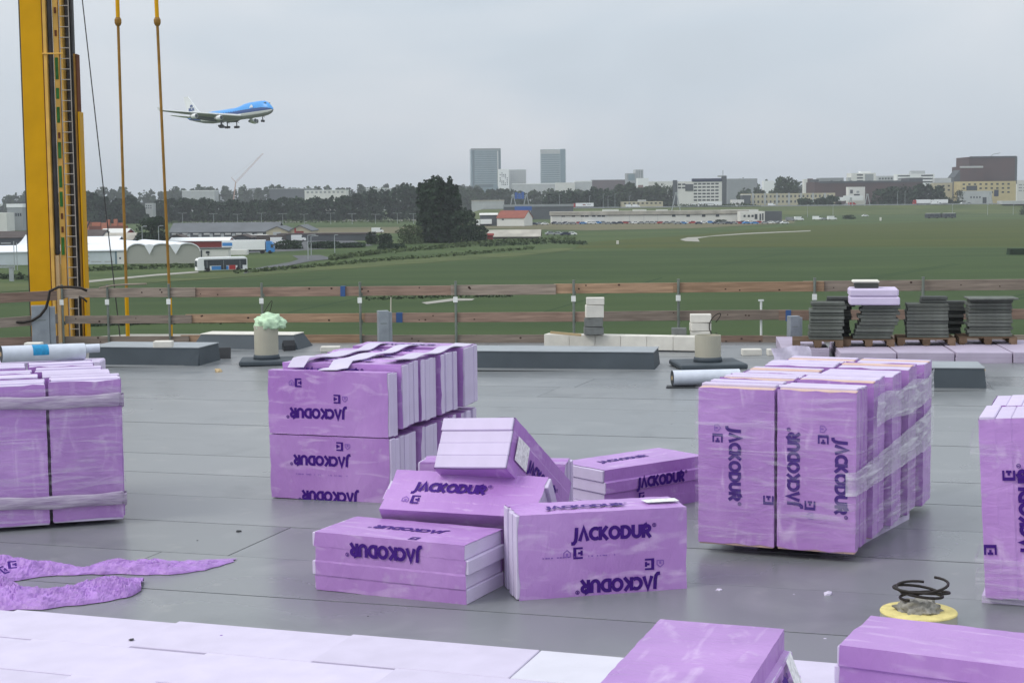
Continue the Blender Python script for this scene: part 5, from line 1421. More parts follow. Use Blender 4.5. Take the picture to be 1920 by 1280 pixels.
bld('grey_shed', 'grey vaulted shed roof above the long brown hall', 1538, 1582, 333.5, D + 120, 20, 'grey_wall')
t, w, h, piece, grid, loc = bld('white_pavilion', 'white block with low wings in front of the brown hall', 1591, 1622, 350.5, 1350, 10, 'white_wall'); piece('doorway', 1601, 1612, 364, 368, 'window_dark')
piece('dark_shape', 1594, 1599, 356, 363, 'grey_dark'); piece('dark_shape', 1606, 1611, 358, 362, 'grey_wall'); piece('low_wing', 1563, 1582, 370, 377, 'white_bright', -4, 2); piece('low_wing', 1579, 1616, 367, 376, 'white_bright', -5, -4.05)
# white apartment blocks on the skyline
D = 1750
t, w, h, piece, grid, loc = bld('apartment_block', 'white apartment block with balconies above the brown hall', 1596, 1643, 324.5, D, 18, 'white_wall', .08)
for j in range(4): piece('window_band', 1606.5, 1618, 327 + j * 5.6, 329.5 + j * 5.6, 'window_dark'); 
piece('glazed_bay', 1622, 1638, 326.5, 340, 'grey_wall'); piece('penthouse', 1614, 1634, 321, 324.6, 'white_bright', 2, 9); piece('side_wing', 1590, 1597, 333, 345, 'grey_light', 1, 9)
t, w, h, piece, grid, loc = bld('apartment_block', 'low pale block between the two white apartment blocks', 1645, 1681, 330, D + 40, 16, 'grey_light'); grid(1647, 1680, 332, 338, 6, 1, .6, .5)
t, w, h, piece, grid, loc = bld('apartment_block', 'white apartment block with long window bands beside the brown tower', 1682, 1752, 326.5, D - 60, 18, 'white_bright', -.05)
for j in range(3): piece('window_band', 1684, 1706, 329 + j * 6, 331 + j * 6, 'window_dark'); piece('window_band', 1727, 1749, 328 + j * 6, 330.4 + j * 6, 'window_dark')
piece('penthouse', 1708, 1735, 320.5, 326.6, 'grey_light', 2, 10)
t, w, h, piece, grid, loc = bld('white_house', 'white houses on the skyline left of the brown hall', 1508, 1527, 336, 1800, 12, 'white_wall'); piece('dark_wing', 1514, 1524, 335, 346, 'brown_wall')
bld('white_house', 'low white roofs right of the big round tree', 1432, 1452, 339, 1800, 12, 'white_bright')
bld('grey_hall', 'grey green hall on the skyline right of the white office', 1364, 1420, 335, 1900, 20, 'grey_wall')
# the big brown complex
D = 1500
t, w, h, piece, grid, loc = bld('brown_tower_building', 'big brown box of a building, tallest on the right', 1818, 1906, 294, D, 45, 'brown_wall')
piece('roof_edge', 1818, 1906, 293.4, 295.6, 'grey_dark', -.4, .05); piece('edge_strip', 1903.5, 1906.5, 294, 345, 'grey_dark', -.3, .05)
m = MB(); a, z1 = loc(1796, 313); b, _ = loc(1838, 313); m.box(a, b, -8, 20, 0, z1); m.build('wall', 'brown_wall', t); piece('roof_edge', 1795, 1838.5, 312, 315, 'grey_light', -8.4, -8.03)
m = MB(); c_, z2 = loc(1785, 333); m.add([(c_, -8, 0), (a, -8, 0), (a, -8, z1 - 3), (c_, -8, z2), (c_, 15, 0), (a, 15, 0), (a, 15, z1 - 3), (c_, 15, z2)], [(0, 1, 2, 3), (3, 2, 6, 7), (4, 0, 3, 7)]); m.build('sloping_wing', 'grey_dark', t)
q_ = loc(1860, 293); m = MB(); m.tube([(q_[0], 5, q_[1]), (q_[0] + 3, 5, q_[1] + 2), (q_[0] + 9, 5, q_[1] + 3)], .35, 5); m.build('roof_jib', 'galv', t)
t, w, h, piece, grid, loc = bld('yellow_flats', 'yellowish flats with small dark windows at the foot of the brown box', 1800, 1905, 340, D - 50, 20, 'yellow_wall'); grid(1802, 1896, 342, 364, 9, 3, .42, .42, skip=((1, 1), (2, 1), (1, 2), (2, 2)))
piece('dark_bay', 1812, 1832, 348.5, 357, 'window_dark'); piece('banner', 1864, 1872, 356, 368, 'navy_paint', -.3, .05)
t, w, h, piece, grid, loc = bld('stone_annex', 'grey stone annex in front of the yellowish flats', 1806, 1860, 358, D - 75, 18, 'grey_light'); grid(1818, 1840, 367, 373, 4, 1, .5, .6, 'grey_dark'); piece('gateway', 1842.5, 1849.5, 370, 384, 'window_dark')
t, w, h, piece, grid, loc = bld('cream_house', 'cream building with six small windows left of the brown tower', 1752, 1786, 343, D - 30, 14, 'cream_wall', roof=('grey_light', .6)); grid(1754, 1784, 345, 360, 3, 2, .4, .4)
piece('upper_storey', 1754, 1784, 334, 343, 'grey_light', 1, 10)
t, w, h, piece, grid, loc = bld('white_hall', 'white halls at the right picture edge', 1907, 1960, 338, 1600, 20, 'white_wall'); grid(1909, 1935, 344, 360, 3, 3, .7, .4, 'grey_wall')
bld('greenhouse', 'low pale greenhouse roof at the right edge by the motorway', 1880, 1960, 376.5, 1220, 14, 'grey_light', base=GZ + RZ)
t, w, h, piece, grid, loc = bld('low_school', 'low pale building with dark windows behind the motorway', 1165, 1243, 378, 1330, 12, 'cream_wall', base=GZ + 2); grid(1168, 1242, 379, 383.5, 9, 1, .5, .5); piece('roof_box', 1197, 1212, 374.8, 378, 'grey_light', 2, 8)
bld('low_hall', 'low grey greenhouses behind the left end of the motorway', 884, 945, 377.5, 1380, 25, 'grey_light', roof=('roof_pale', 1))
t, w, h, piece, grid, loc = bld('motel_building', 'long low pale building before the flats, with a blue roof light', 1372, 1395, 374.5, 1275, 8, 'white_wall', base=GZ + RZ)
# the long white warehouse and its lean-to
D = 925
t, w, h, piece, grid, loc = bld('warehouse', 'long low white warehouse with a grey roof, cars parked in front', 1034, 1402, 400, D, 22, 'white_wall')
piece('roof', 1032, 1404, 397.5, 400.5, 'roof_pale', -.6, 22.5); piece('eaves', 1033, 1403, 400.3, 401.6, 'grey_dark', -.35, .05)
for xa in (1053, 1072, 1089, 1097, 1110, 1120, 1128, 1260, 1287, 1316, 1342): piece('window', xa, xa + 6.5, 402, 406.5, 'window_dark')
for xa in (1052, 1090.5, 1180, 1207, 1233): piece('joint', xa, xa + .6, 402, 417, 'grey_light', -.1, .05)
t, w, h, piece, grid, loc = bld('warehouse_office', 'flat white office at the right end of the warehouse', 1388, 1434, 396.5, D - 18, 12, 'white_wall')
for xa in (1394, 1402, 1409): piece('window', xa, xa + 4, 403, 407, 'window_dark')
piece('gateway', 1415, 1420, 401.5, 411, 'window_dark'); piece('gateway', 1424, 1427, 401, 413, 'window_dark'); piece('gateway', 1429, 1431.5, 400, 413, 'window_dark')
for (xa, xb, lab) in ((1130, 1160, 'first white roof unit above the warehouse'), (1187, 1212, 'second white roof unit above the warehouse'), (1231, 1252, 'third white roof unit above the warehouse'), (1353, 1422, 'long white trailer roof at the right end of the warehouse')):
    bld('roof_unit', lab, xa, xb, 393, 1010, 5, 'white_wall', base=GZ, cat='shed')
t, w, h, piece, grid, loc = bld('dark_shed', 'dark open shed right of the warehouse', 1434, 1466, 396, 930, 14, 'grey_dark')
# gabled houses and barns: ridge along x unless turned
def gable(name, label, x0, x1, yeave, yridge, D, depth, wall, roof, yaw=0.0, base=GZ, front=False, over=.4):
    A = aty(x0, yeave, D); B = aty(x1, yeave, D); w = B.x - A.x; he = A.z - base; hr = aty(x0, yridge, D).z - base; xc = (A.x + B.x) / 2
    t = thing(name, label, 'building', TR(xc, D, base, yaw)); m = MB(); th = .25
    if front:                                            # gable end faces the viewer
        m.prism([(-w / 2, 0), (w / 2, 0), (w / 2, he), (0, hr), (-w / 2, he)], 'y', 0, depth); m.build('wall', wall, t)
        m = MB()
        for s in (-1, 1): m.add([(s * (w / 2 + over), -over, he - over * .5), (0, -over, hr + .05), (0, depth, hr + .05), (s * (w / 2 + over), depth, he - over * .5), (s * (w / 2 + over), -over, he - over * .5 + th), (0, -over, hr + th), (0, depth, hr + th), (s * (w / 2 + over), depth, he - over * .5 + th)],
                      [(0, 1, 5, 4), (4, 5, 6, 7), (3, 2, 6, 7), (0, 3, 7, 4), (0, 1, 2, 3)])
        m.build('roof', roof, t)
    else:
        m.prism([(0, 0), (depth, 0), (depth, he), (depth / 2, hr), (0, he)], 'x', -w / 2, w / 2); m.build('wall', wall, t)
        m = MB()
        for y_, s in ((-over, 1), (depth + over, -1)): m.add([(-w / 2 - over, y_, he - over * .5), (w / 2 + over, y_, he - over * .5), (w / 2 + over, depth / 2, hr + .05), (-w / 2 - over, depth / 2, hr + .05),
                       (-w / 2 - over, y_, he - over * .5 + th), (w / 2 + over, y_, he - over * .5 + th), (w / 2 + over, depth / 2, hr + th), (-w / 2 - over, depth / 2, hr + th)], [(0, 1, 5, 4), (4, 5, 6, 7), (0, 3, 7, 4), (1, 2, 6, 5), (0, 1, 2, 3)])
        m.build('roof', roof, t)
    def piece(nm, xa, xb, ya, yb, mt, y0=-.12, y1=.05):
        q0, q1 = aty(xa, ya, D), aty(xb, yb, D); m = MB(); m.box(q0.x - xc, q1.x - xc, y0, y1, q1.z - base, q0.z - base); return m.build(nm, mt, t)
    return t, piece
t, piece = gable('red_roof_house', 'house with a red tiled roof and white gable left of the warehouse', 930, 984, 409, 396, 880, 14, 'white_wall', 'roof_red', -.35); piece('window', 940, 944, 410.5, 413, 'window_dark')
gable('low_shed', 'low dark shed with a white eave left of the red roofed house', 900, 932, 403, 400.5, 890, 10, 'grey_dark', 'white_wall')
gable('low_barn', 'low barn with a mottled pale roof right of the poplars', 913, 1012, 444, 433, 620, 14, 'roof_brown', 'roof_pale', -.05)
gable('red_hut', 'small red hut at the left end of the mottled barn', 914, 924, 441, 439, 612, 5, 'shed_red', 'shed_red')
t, piece = gable('grey_barn', 'long grey roofed barn between the rods and the yard', 318, 520, 436, 420, 660, 20, 'grey_dark', 'roof_grey'); 
for i in range(9): piece('window', 322 + i * 20, 333 + i * 20, 437, 440, 'white_wall')
for i in range(8): piece('door', 330 + i * 21, 336 + i * 21, 437.5, 444, 'grey_light')
piece('ridge_light', 380, 503, 420.2, 422, 'white_wall', 9.6, 10.4)
t, piece = gable('barn_gable', 'left pale gable end at the right of the long grey barn', 499, 540, 434, 425.5, 630, 24, 'cream_wall', 'roof_grey', front=True); piece('door', 512, 527, 435, 443, 'grey_light')
t, piece = gable('barn_gable', 'right pale gable end with a red door', 542, 583, 433, 423.5, 634, 24, 'cream_wall', 'roof_grey', front=True); piece('door', 554.5, 569.5, 433.5, 438.5, 'shed_red'); piece('red_panel', 552, 555, 427, 438, 'red_paint')
bld('flat_shed', 'long flat dark shed in front of the barn gables', 520, 700, 440, 615, 12, 'grey_dark', roof=('roof_brown', .5)); bld('flat_shed', 'dark low shed behind the blue cab truck', 435, 530, 442, 600, 10, 'roof_brown')
bld('white_shed', 'white lean-to at the foot of the grey barn', 466, 500, 440.5, 622, 6, 'white_wall')
t, piece = gable('red_shed', 'long dark red shed with a white roof behind the tents', 318, 428, 452, 447.5, 545, 10, 'shed_red', 'white_bright')
t, piece = gable('dark_shed', 'dark arched shed between the red shed and the barn', 436, 470, 446, 441, 580, 12, 'grey_dark', 'roof_brown', front=True)
gable('small_gable', 'small dark gabled shed right of the right rod', 316, 346, 447, 441, 570, 10, 'grey_dark', 'roof_brown', front=True)
t, piece = gable('brown_sheds', 'low brown sheds behind the mast', -20, 48, 446, 436, 560, 16, 'grey_dark', 'roof_brown'); piece('window', 2, 20, 455, 457, 'grey_light')
gable('grey_shed', 'grey shed roof behind the tents right of the mast', 150, 190, 443, 433, 560, 14, 'grey_wall', 'roof_brown')
gable('grey_shed', 'dark shed with a white ridge behind the tents', 188, 236, 437, 430.5, 570, 12, 'shed_red', 'white_wall')
gable('grey_shed', 'weathered shed roof right behind the white tent', 192, 248, 450, 439, 545, 14, 'grey_wall', 'roof_pale')
# pinkish frame of a building going up
t = thing('building_shell', 'unfinished orange brick shell behind the tents', 'building', Matrix.Translation((aty(200, 420, 640).x, 640, GZ)))
o_ = aty(200, 420, 640)
for i, (xa, xb, ya) in enumerate(((158, 166, 416), (170, 186, 417), (190, 200, 418), (198, 203, 412), (206, 214, 419), (212, 217, 411), (219, 232, 418))):
    a, b = aty(xa, ya, 640), aty(xb, ya, 640); m = MB(); m.box(a.x - o_.x, b.x - o_.x, random.uniform(0, 2), 3, 0, a.z - GZ); m.build('pier', 'pink_brick', t)
m = MB(); a, b = aty(156, 424, 640), aty(236, 424, 640); m.box(a.x - o_.x, b.x - o_.x, .5, 3.5, 0, a.z - GZ); m.build('wall', 'brick_red', t)
a, b = aty(162, 432, 640), aty(171, 411, 640); m = MB(); m.tube([a - o_ + Vector((0, -1, o_.z - GZ)), b - o_ + Vector((0, -1, o_.z - GZ))], .35, 5); m.build('prop', 'crane_dark', t)

# white tents with arched ends
D = 412
tent = thing('event_tent', 'long white tent with three grey arched ends in the left middle distance', 'tent', Matrix.Translation((aty(250, 490, D).x, D, GZ)))
xo = aty(250, 490, D).x
def tx(px): return aty(px, 480, D).x - xo
hz_ = lambda py: aty(250, py, D).z - GZ
arches = [(238, 281), (281, 330), (330, 376)]
for (xa, xb) in arches:
    a, b = tx(xa), tx(xb); r_ = (b - a) / 2; zs = hz_(473); zc = hz_(459) - zs
    prof = [(a, 0), (b, 0)] + [((a + b) / 2 + r_ * math.cos(R(k_ * 15)), zs + zc * math.sin(R(k_ * 15))) for k_ in range(0, 13)]
    m = MB(); m.prism(prof, 'y', 0, .4); m.build('arched_end', 'tent_grey', tent)
    m = MB(); pr2 = [((a + b) / 2 + (r_ + .02) * math.cos(R(k_ * 15)), zs + (zc + .15) * math.sin(R(k_ * 15))) for k_ in range(0, 13)]
    n_ = len(pr2); vs = [(x, -.3, z) for x, z in pr2] + [(x - 18, 30, z + .2) for x, z in pr2] + [(x, -.3, z + .3) for x, z in pr2] + [(x - 18, 30, z + .5) for x, z in pr2]
    m.add(vs, [(i, i + 1, n_ + i + 1, n_ + i) for i in range(n_ - 1)] + [(2 * n_ + i, 2 * n_ + i + 1, 3 * n_ + i + 1, 3 * n_ + i) for i in range(n_ - 1)] + [(i, i + 1, 2 * n_ + i + 1, 2 * n_ + i) for i in range(n_ - 1)]); m.build('vault', 'tent_white', tent)
    # valley between two vaults
    m = MB(); m.add([(b - r_ * .45, -.32, zs + zc * .95), (b, -.32, zs - .6), (b + r_ * .45, -.32, zs + zc * .95), (b, -.32, zs + zc * 1.08)], [(0, 1, 2, 3)])
    if xb != 376: m.build('valley', 'tent_white', tent)
m = MB(); m.box(tx(-20), tx(238), -.2, 8, 0, hz_(470)); m.build('side_wall', 'tent_wall', tent)
m = MB(); m.add([(tx(-20), -.5, hz_(470)), (tx(240), -.5, hz_(468)), (tx(240), 6, hz_(458)), (tx(-20), 6, hz_(459))], [(0, 1, 2, 3)]); m.add([(tx(-20), -.52, hz_(471.5)), (tx(240), -.52, hz_(470)), (tx(240), -.5, hz_(467.8)), (tx(-20), -.5, hz_(469.8))], [(0, 1, 2, 3)]); m.build('roof_sheet', 'tent_white', tent)
m = MB(); m.box(tx(157), tx(236), -.28, -.21, hz_(471.6), hz_(470.2)); m.build('roof_edge', 'grey_wall', tent)
m = MB(); m.box(tx(216), tx(219.5), -.3, -.2, 0, hz_(471)); m.build('post', 'glass_tower', tent)
m = MB(); m.box(tx(220), tx(234), -.26, -.2, 0, hz_(472)); m.build('door_panel', 'white_wall', tent)
q_, tw_ = text_quads('C', 1.0, .14); m = MB()
for qq in q_: m.add([(v.x * 1.5 + tx(160), -.24, v.y * 1.5 + hz_(489)) for v in qq], [(0, 1, 2, 3)])
m.build('lettering', 'grey_wall', tent)
for i, (xa, xb) in enumerate(((171, 190), (196, 213))):
    m = MB(); m.box(tx(xa), tx(xb), -.235, -.22, hz_(490.4), hz_(489.2)); m.build('lettering', 'tent_grey', tent)
m = MB(); m.box(tx(224), tx(227), -.3, -.262, hz_(485.5), hz_(482)); m.build('emblem', 'navy_paint', tent)
# peaked tents behind
def peak_tent(label, x0, x1, yb, ye, yp, D):
    a, b = aty(x0, yb, D), aty(x1, yb, D); t = thing('peaked_tent', label, 'tent', Matrix.Translation(((a.x + b.x) / 2, D, GZ))); w = (b.x - a.x) / 2; ze = aty(x0, ye, D).z - GZ; zp = aty(x0, yp, D).z - GZ
    m = MB(); m.box(-w * .96, w * .96, 0, w * 1.9, 0, ze); m.build('wall', 'tent_white', t)
    m = MB(); P = []
    N = 5
    for k_ in range(N + 1):
        f = k_ / N; s = w * (1 - f) ** 1.0; z = ze + (zp - ze) * (f ** 1.7); P.append([(-s, w - s - .2, z), (s, w - s - .2, z), (s, w + s, z), (-s, w + s, z)])
    for k_ in range(N):
        for j in range(4): m.add([P[k_][j], P[k_][(j + 1) % 4], P[k_ + 1][(j + 1) % 4], P[k_ + 1][j]], [(0, 1, 2, 3)])
    m.build('roof', 'tent_white', t)
peak_tent('peaked white tent left of the mast', 27, 62, 470, 461, 440, 425)
t, piece = gable('white_tent', 'white gabled tent behind the long tent, right of the mast', 150, 216, 457, 446, 445, 12, 'grey_dark', 'tent_white')
# lantern frame left of the mast
a = onground(22, 527); t = thing('signal_frame', 'grey bent frame standing in the grass left of the mast', 'frame', Matrix.Translation(a))
s_ = a.y / FPX
m = MB(); m.box(-4 * s_, 4 * s_, -.2, .2, 0, 26 * s_); m.build('leg', 'galv', t)
m = MB(); m.box(-26 * s_, 5 * s_, -.2, .2, 25 * s_, 28.5 * s_); m.build('arm', 'galv', t)
for i, (xa, ya, yb) in enumerate(((27, 452, 490), (32, 455, 488))):
    a = aty(xa, yb, 380); b = aty(xa, ya, 380); m = MB(); m.tube([(a.x, 380, GZ), (a.x, 380, b.z)], .10, 5); tag(m.build('lamp_post', 'galv'), ['left of two thin posts beside the peaked tent', 'right of two thin posts beside the peaked tent'][i], 'post')

# ================================================================== VEHICLES
def veh_mesh(L, W, H, prof, glass, body, name):
    """side profile in fractions, extruded; glazing strips set 2 cm proud, wheels as discs"""
    m = MB(); P = [(x * L - L / 2, z * H) for x, z in prof]
    m.prism(P, 'y', -W / 2, W / 2, 0)
    for (x0, x1, z0, z1) in glass:
        for s in (-1, 1): m.box(x0 * L - L / 2, x1 * L - L / 2, s * W / 2 - .02, s * W / 2 + .02, z0 * H, z1 * H, 1)
    for wx in (.19, .80):
        for s in (-1, 1):
            pts = [(wx * L - L / 2 + .33 * math.cos(k_ * .785), .33 + .33 * math.sin(k_ * .785)) for k_ in range(8)]
            m.prism(pts, 'y', s * W / 2 - .1, s * W / 2 + .03, 2)
    return m.mesh(name, [body, 'window_dark', 'tyre'])
CARP = [(0, .22), (0, .5), (.03, .6), (.16, .66), (.27, .97), (.33, 1), (.66, 1), (.84, .66), (.97, .55), (1, .45), (1, .22)]
VANP = [(0, .16), (0, .97), (.03, 1), (.72, 1), (.84, .62), (.98, .5), (1, .4), (1, .16)]
CARS = {c: veh_mesh(4.4, 1.8, 1.48, CARP, [(.26, .46, .66, .92), (.49, .70, .66, .92)], b, 'parked_car') for c, b in
        (('white', 'white_bright'), ('silver', 'silver_paint'), ('dark', 'navy_paint'), ('red', 'red_paint'), ('blue', 'blue_paint'), ('grey', 'grey_wall'))}
VANS = {c: veh_mesh(5.6, 2.0, 2.4, VANP, [(.70, .82, .62, .88)], b, 'parked_van') for c, b in (('white', 'white_bright'), ('grey', 'grey_wall'), ('red', 'red_paint'))}
CN = {'white': 'white', 'silver': 'silver', 'dark': 'dark', 'red': 'red', 'blue': 'blue', 'grey': 'grey'}
def car(px, py, col, where, group, van=False, flip=False, z=None):
    p = onground(px, py) if z is None else z
    me = (VANS if van else CARS)[col]; nm = 'parked_van' if van else 'parked_car'
    ob = put(nm, me, None, M=TR(p.x, p.y, p.z + .1, (math.pi if flip else 0) + random.uniform(-.25, .25)))
    tag(ob, '%s %s %s' % (col, 'van' if van else 'car', where), 'van' if van else 'car', '%s %s' % (col, group))
r = random.Random(21)
x = 1040
while x < 1480:
    c = r.choice(['white', 'silver', 'dark', 'grey', 'white', 'silver', 'red', 'blue', 'dark', 'grey'])
    car(x, 420.6 - (x - 1040) * .002 + r.uniform(-.8, 1.0), c, 'parked in the row before the long white warehouse', 'cars before the warehouse', flip=r.random() < .5); x += r.uniform(7, 12)
x = 925
while x < 1032:
    c = r.choice(['white', 'silver', 'dark', 'grey', 'silver', 'dark'])
    car(x, 422.5 + r.uniform(-.8, .8), c, 'parked in the row before the red roofed house', 'cars before the red roofed house', flip=r.random() < .5); x += r.uniform(8, 12)
for (x, y, c) in ((1032, 441, 'silver'), (1046, 441.5, 'silver'), (1060, 442, 'dark'), (1072, 441.5, 'white')):
    car(x, y, c, 'standing in the grass right of the mottled barn', 'cars right of the mottled barn')
for i, (x, y, c, van) in enumerate(((1482, 415, 'grey', True), (1498, 414, 'white', True), (1532, 413, 'white', True), (1545, 413, 'silver', False), (1560, 413, 'white', True), (1622, 406.5, 'white', False))):
    car(x, y, c, ['grey van leading', 'at the left', 'in the middle', 'between the vans', 'nearest the round bush', 'alone right of the round bush'][i].replace('grey van leading', 'first in the line') + ' of the far yard', 'vehicles in the far yard', van=van)
for (x, y, c, van, wh) in ((960, 412, 'white', True, 'behind the cars near the red roofed house'), (522, 458, 'white', True, 'by the dark shrubs right of the blue cab truck'), (541, 465, 'white', False, 'in front of the dark shrubs'), (560, 453, 'white', True, 'roof showing behind the dark shrubs'), (708, 437, 'white', True, 'in the yard left of the poplars')):
    car(x, y, c, wh, 'vehicles in the yard by the shrubs', van=van)
# motorway traffic
def onroad(px, lane=0): p = aty(px, 383, Ybank + lane); p.z = GZ + RZ + .08; return p
for i, (px, c, van, lane, wh) in enumerate(((1026, 'white', True, 4, 'near the blue sign'), (1180, 'white', True, 8, 'passing the low school'), (1193, 'white', True, 4, 'following the first past the low school'), (1302, 'white', True, 6, 'left of the white tanker'), (1447, 'white', True, 4, 'left of the gantry'), (1588, 'silver', False, 8, 'passing the white pavilion'), (1598, 'red', True, -6, 'beside the right gantry'),
                          (1754, 'white', True, -5, 'in front of the long trucks'), (1762, 'silver', False, -5, 'beside the white van before the long trucks'), (1805, 'white', False, -4, 'right of the long trucks'), (1817, 'grey', False, -4, 'furthest right'))):
    car(px, 0, c, 'on the motorway ' + wh, 'vehicles on the motorway', van=van, z=onroad(px, lane))
def truck(label, px, lane, L, cab, box='white_bright', pos=None, face=1, H=4.0, boxname='trailer_box', blue=False):
    p = pos or onroad(px, lane); t = thing('truck', label, 'truck', TR(p.x, p.y, p.z, 0 if face > 0 else math.pi))
    m = MB(); m.cbox(-L / 2, L / 2 - 2.6, -1.25, 1.25, 1.15, H, .06); m.build(boxname, box, t)
    m = MB(); m.prism([(L / 2 - 2.3, .5), (L / 2, .5), (L / 2, 1.7), (L / 2 - .25, 3.0), (L / 2 - .9, 3.7), (L / 2 - 2.3, 3.7)], 'y', -1.2, 1.2); m.build('cab', cab, t)
    m = MB(); m.box(L / 2 - .9, L / 2 - .12, -1.23, 1.23, 1.75, 2.75); m.build('windscreen', 'window_dark', t)
    m = MB(); m.box(-L / 2 + .4, L / 2 - 2.4, -1.0, 1.0, .75, 1.13); m.build('chassis', 'tyre', t)
    for wx in (-L / 2 + 1.2, -L / 2 + 2.5, L / 2 - 1.2, L / 2 - 3.6):
        for s in (-1, 1):
            m = MB(); m.prism([(wx + .5 * math.cos(k_ * .628), .5 + .5 * math.sin(k_ * .628)) for k_ in range(10)], 'y', s * 1.2 - .15, s * 1.2 + .08); m.build('wheel', 'tyre', t)
    return t
t = truck('white lorry with a red cab on the motorway above the warehouse', 1093, 4, 16.5, 'red_paint', face=-1)
m = MB(); m.box(-2, 0.2, 1.26, 1.28, 2.2, 3.0); m.build('side_print', 'roof_red', t)
m = MB(); m.box(-6, -3, 1.26, 1.28, 2.5, 3.0); m.build('side_print', 'grey_wall', t)
truck('leading white lorry with a red cab on the right stretch of motorway', 1728, 4, 13.5, 'red_paint', face=-1)
truck('white trailer behind the red cab lorry on the right', 1761, 4, 13, 'white_bright', face=-1)
t = truck('white tanker lorry in front of the white office', 1331, -2, 18, 'white_bright', face=-1)
m = MB(); m.box(-3, 5, 1.26, 1.28, 2.2, 2.6); m.build('side_print', 'grey_wall', t)
truck('white delivery lorry at the left of the car yard', 907, 0, 9, 'white_bright', pos=onground(907, 424), face=-1, H=3.8)
tp = onground(462, 480)
t = truck('white lorry with a bright blue cab by the yard road', 0, 0, 15.5, 'blue_paint', pos=Vector((aty(466, 470, 480).x, 480, GZ)), H=4.1)
m = MB(); m.box(-7.6, -4.6, -1.28, -1.26, 2.4, 3.4); m.build('side_print', 'blue_paint', t)
bld('site_cabin', 'white cabins with dark gaps in front of the blue cab lorry', 378, 462, 468.5, 470, 4, 'white_wall')
t, w, h, piece, grid, loc = bld('site_cabin', 'dark roofed cabin right of the tents', 374, 428, 466.5, 455, 4, 'white_wall', roof=('roof_grey', .3)); piece('window', 386, 393, 471, 475, 'window_dark'); piece('doorway', 374, 379, 469, 482, 'window_dark'); piece('side_print', 389, 392, 476, 479, 'grey_dark')
# buses
def bus(label, pos, yaw, segs, body='white_bright', roofm='white_bright', adv=True):
    t = thing('bus', label, 'bus', TR(pos.x, pos.y, pos.z, yaw)); x0 = 0; W = 1.27
    tot = sum(segs) + .8 * (len(segs) - 1); x0 = -tot / 2
    for si, L in enumerate(segs):
        m = MB(); m.prism([(x0, .35), (x0 + L, .35), (x0 + L, 2.9), (x0 + L - .15, 3.05), (x0 + .35, 3.05), (x0, 2.5)], 'y', -W, W); m.build('body', body, t)
        m = MB(); m.cbox(x0 + .8, x0 + L - .3, -1.0, 1.0, 3.05, 3.25, .05); m.build('roof_unit', roofm, t)
        m = MB(); m.box(x0 + 1.5, x0 + L - .2, -W - .02, -W + .03, 1.35, 2.75); m.build('side_glazing', 'window_dark', t)
        nd = 3 if L > 8 else 1
        for k_ in range(nd):
            xd = x0 + 1.6 + k_ * L * .33; m = MB(); m.box(xd, xd + 1.2, -W - .04, -W + .01, .45, 2.6); d_ = m.build('door', 'window_dark', t)
            m = MB(); m.box(xd + .57, xd + .63, -W - .06, -W - .03, .5, 2.5); m.build('door_post', 'galv', d_)
        if adv:
            m = MB(); m.box(x0 + L * .28, x0 + L * .62, -W - .035, -W, .40, 1.25); m.build('side_panel', 'blue_paint', t)
            m = MB(); m.box(x0 + L * .63, x0 + L * .76, -W - .035, -W, .40, 1.4); m.build('side_panel', 'red_paint', t)
        else:
            m = MB(); m.box(x0 + .1, x0 + L - .1, -W - .015, -W, .36, .8); m.build('side_panel', 'grey_dark', t)
        for wx in (x0 + 2.4, x0 + L - 2.2):
            for s in (-1, 1):
                m = MB(); m.prism([(wx + .48 * math.cos(k_ * .628), .48 + .48 * math.sin(k_ * .628)) for k_ in range(10)], 'y', s * W - .12, s * W + .05); m.build('wheel', 'tyre', t)
        if si == 0:
            m = MB(); m.box(x0 - .03, x0 + .05, -1.05, 1.05, 1.15, 2.55); m.build('windscreen', 'window_dark', t)
        if si < len(segs) - 1:
            m = MB()
            for k_ in range(5): m.box(x0 + L + .16 * k_, x0 + L + .16 * k_ + .12, -1.15, 1.15, .5, 2.9)
            m.build('bellows', 'tyre', t)
        x0 += L + .8
    return t
pb = onground(415, 508.5)
bus('white city bus with dark windows on the bend in front of the tents', pb, .42, [11.5])
bus('articulated dark grey bus on the far field road at the right', onground(1763, 409.5), -.02, [9.5, 8.5], body='grey_dark', roofm='white_wall', adv=False)

# ================================================================== ROAD FURNITURE, FAR CRANE
def gantry(label, px0, px1, ytop, yb, D, base, sign=None):
    a, b = aty(px0, ytop, D), aty(px1, ytop, D); h = a.z - base; w = b.x - a.x
    t = thing('sign_gantry', label, 'gantry', Matrix.Translation(((a.x + b.x) / 2, D, base)))
    for s in ((-1, 1) if w > 3 else (1,)):
        for k_ in (-1, 1):
            m = MB(); m.tube([(s * w / 2 * (1 if w > 3 else 0) + k_ * h * .24, 0, 0), (s * w / 2 * (1 if w > 3 else 0) + k_ * .3, 0, h)], .33, 6); m.build('leg', 'galv', t)
        m = MB(); m.box(s * w / 2 * (1 if w > 3 else 0) - .8, s * w / 2 * (1 if w > 3 else 0) + .8, -.4, .4, h - .5, h + .6); m.build('head', 'galv', t)
    if w > 3:
        for zz in (h - .6, h - 1.8):
            m = MB(); m.tube([(-w / 2, 0, zz), (w / 2, 0, zz)], .22, 6); m.build('beam', 'galv', t)
        if sign:
            n = sign
            for i in range(n):
                xa = -w / 2 + 1.3 + (w - 2.6) * i / n; m = MB(); m.box(xa, xa + (w - 2.6) / n - .4, -.5, -.35, h - 2.8, h + random.uniform(1.2, 2.4)); m.build('sign_panel', 'sign_blue', t)
    return t
gantry('motorway gantry with blue signs left of the warehouse', 962, 987, 366, 388, 1200, GZ + 4.0, 3)
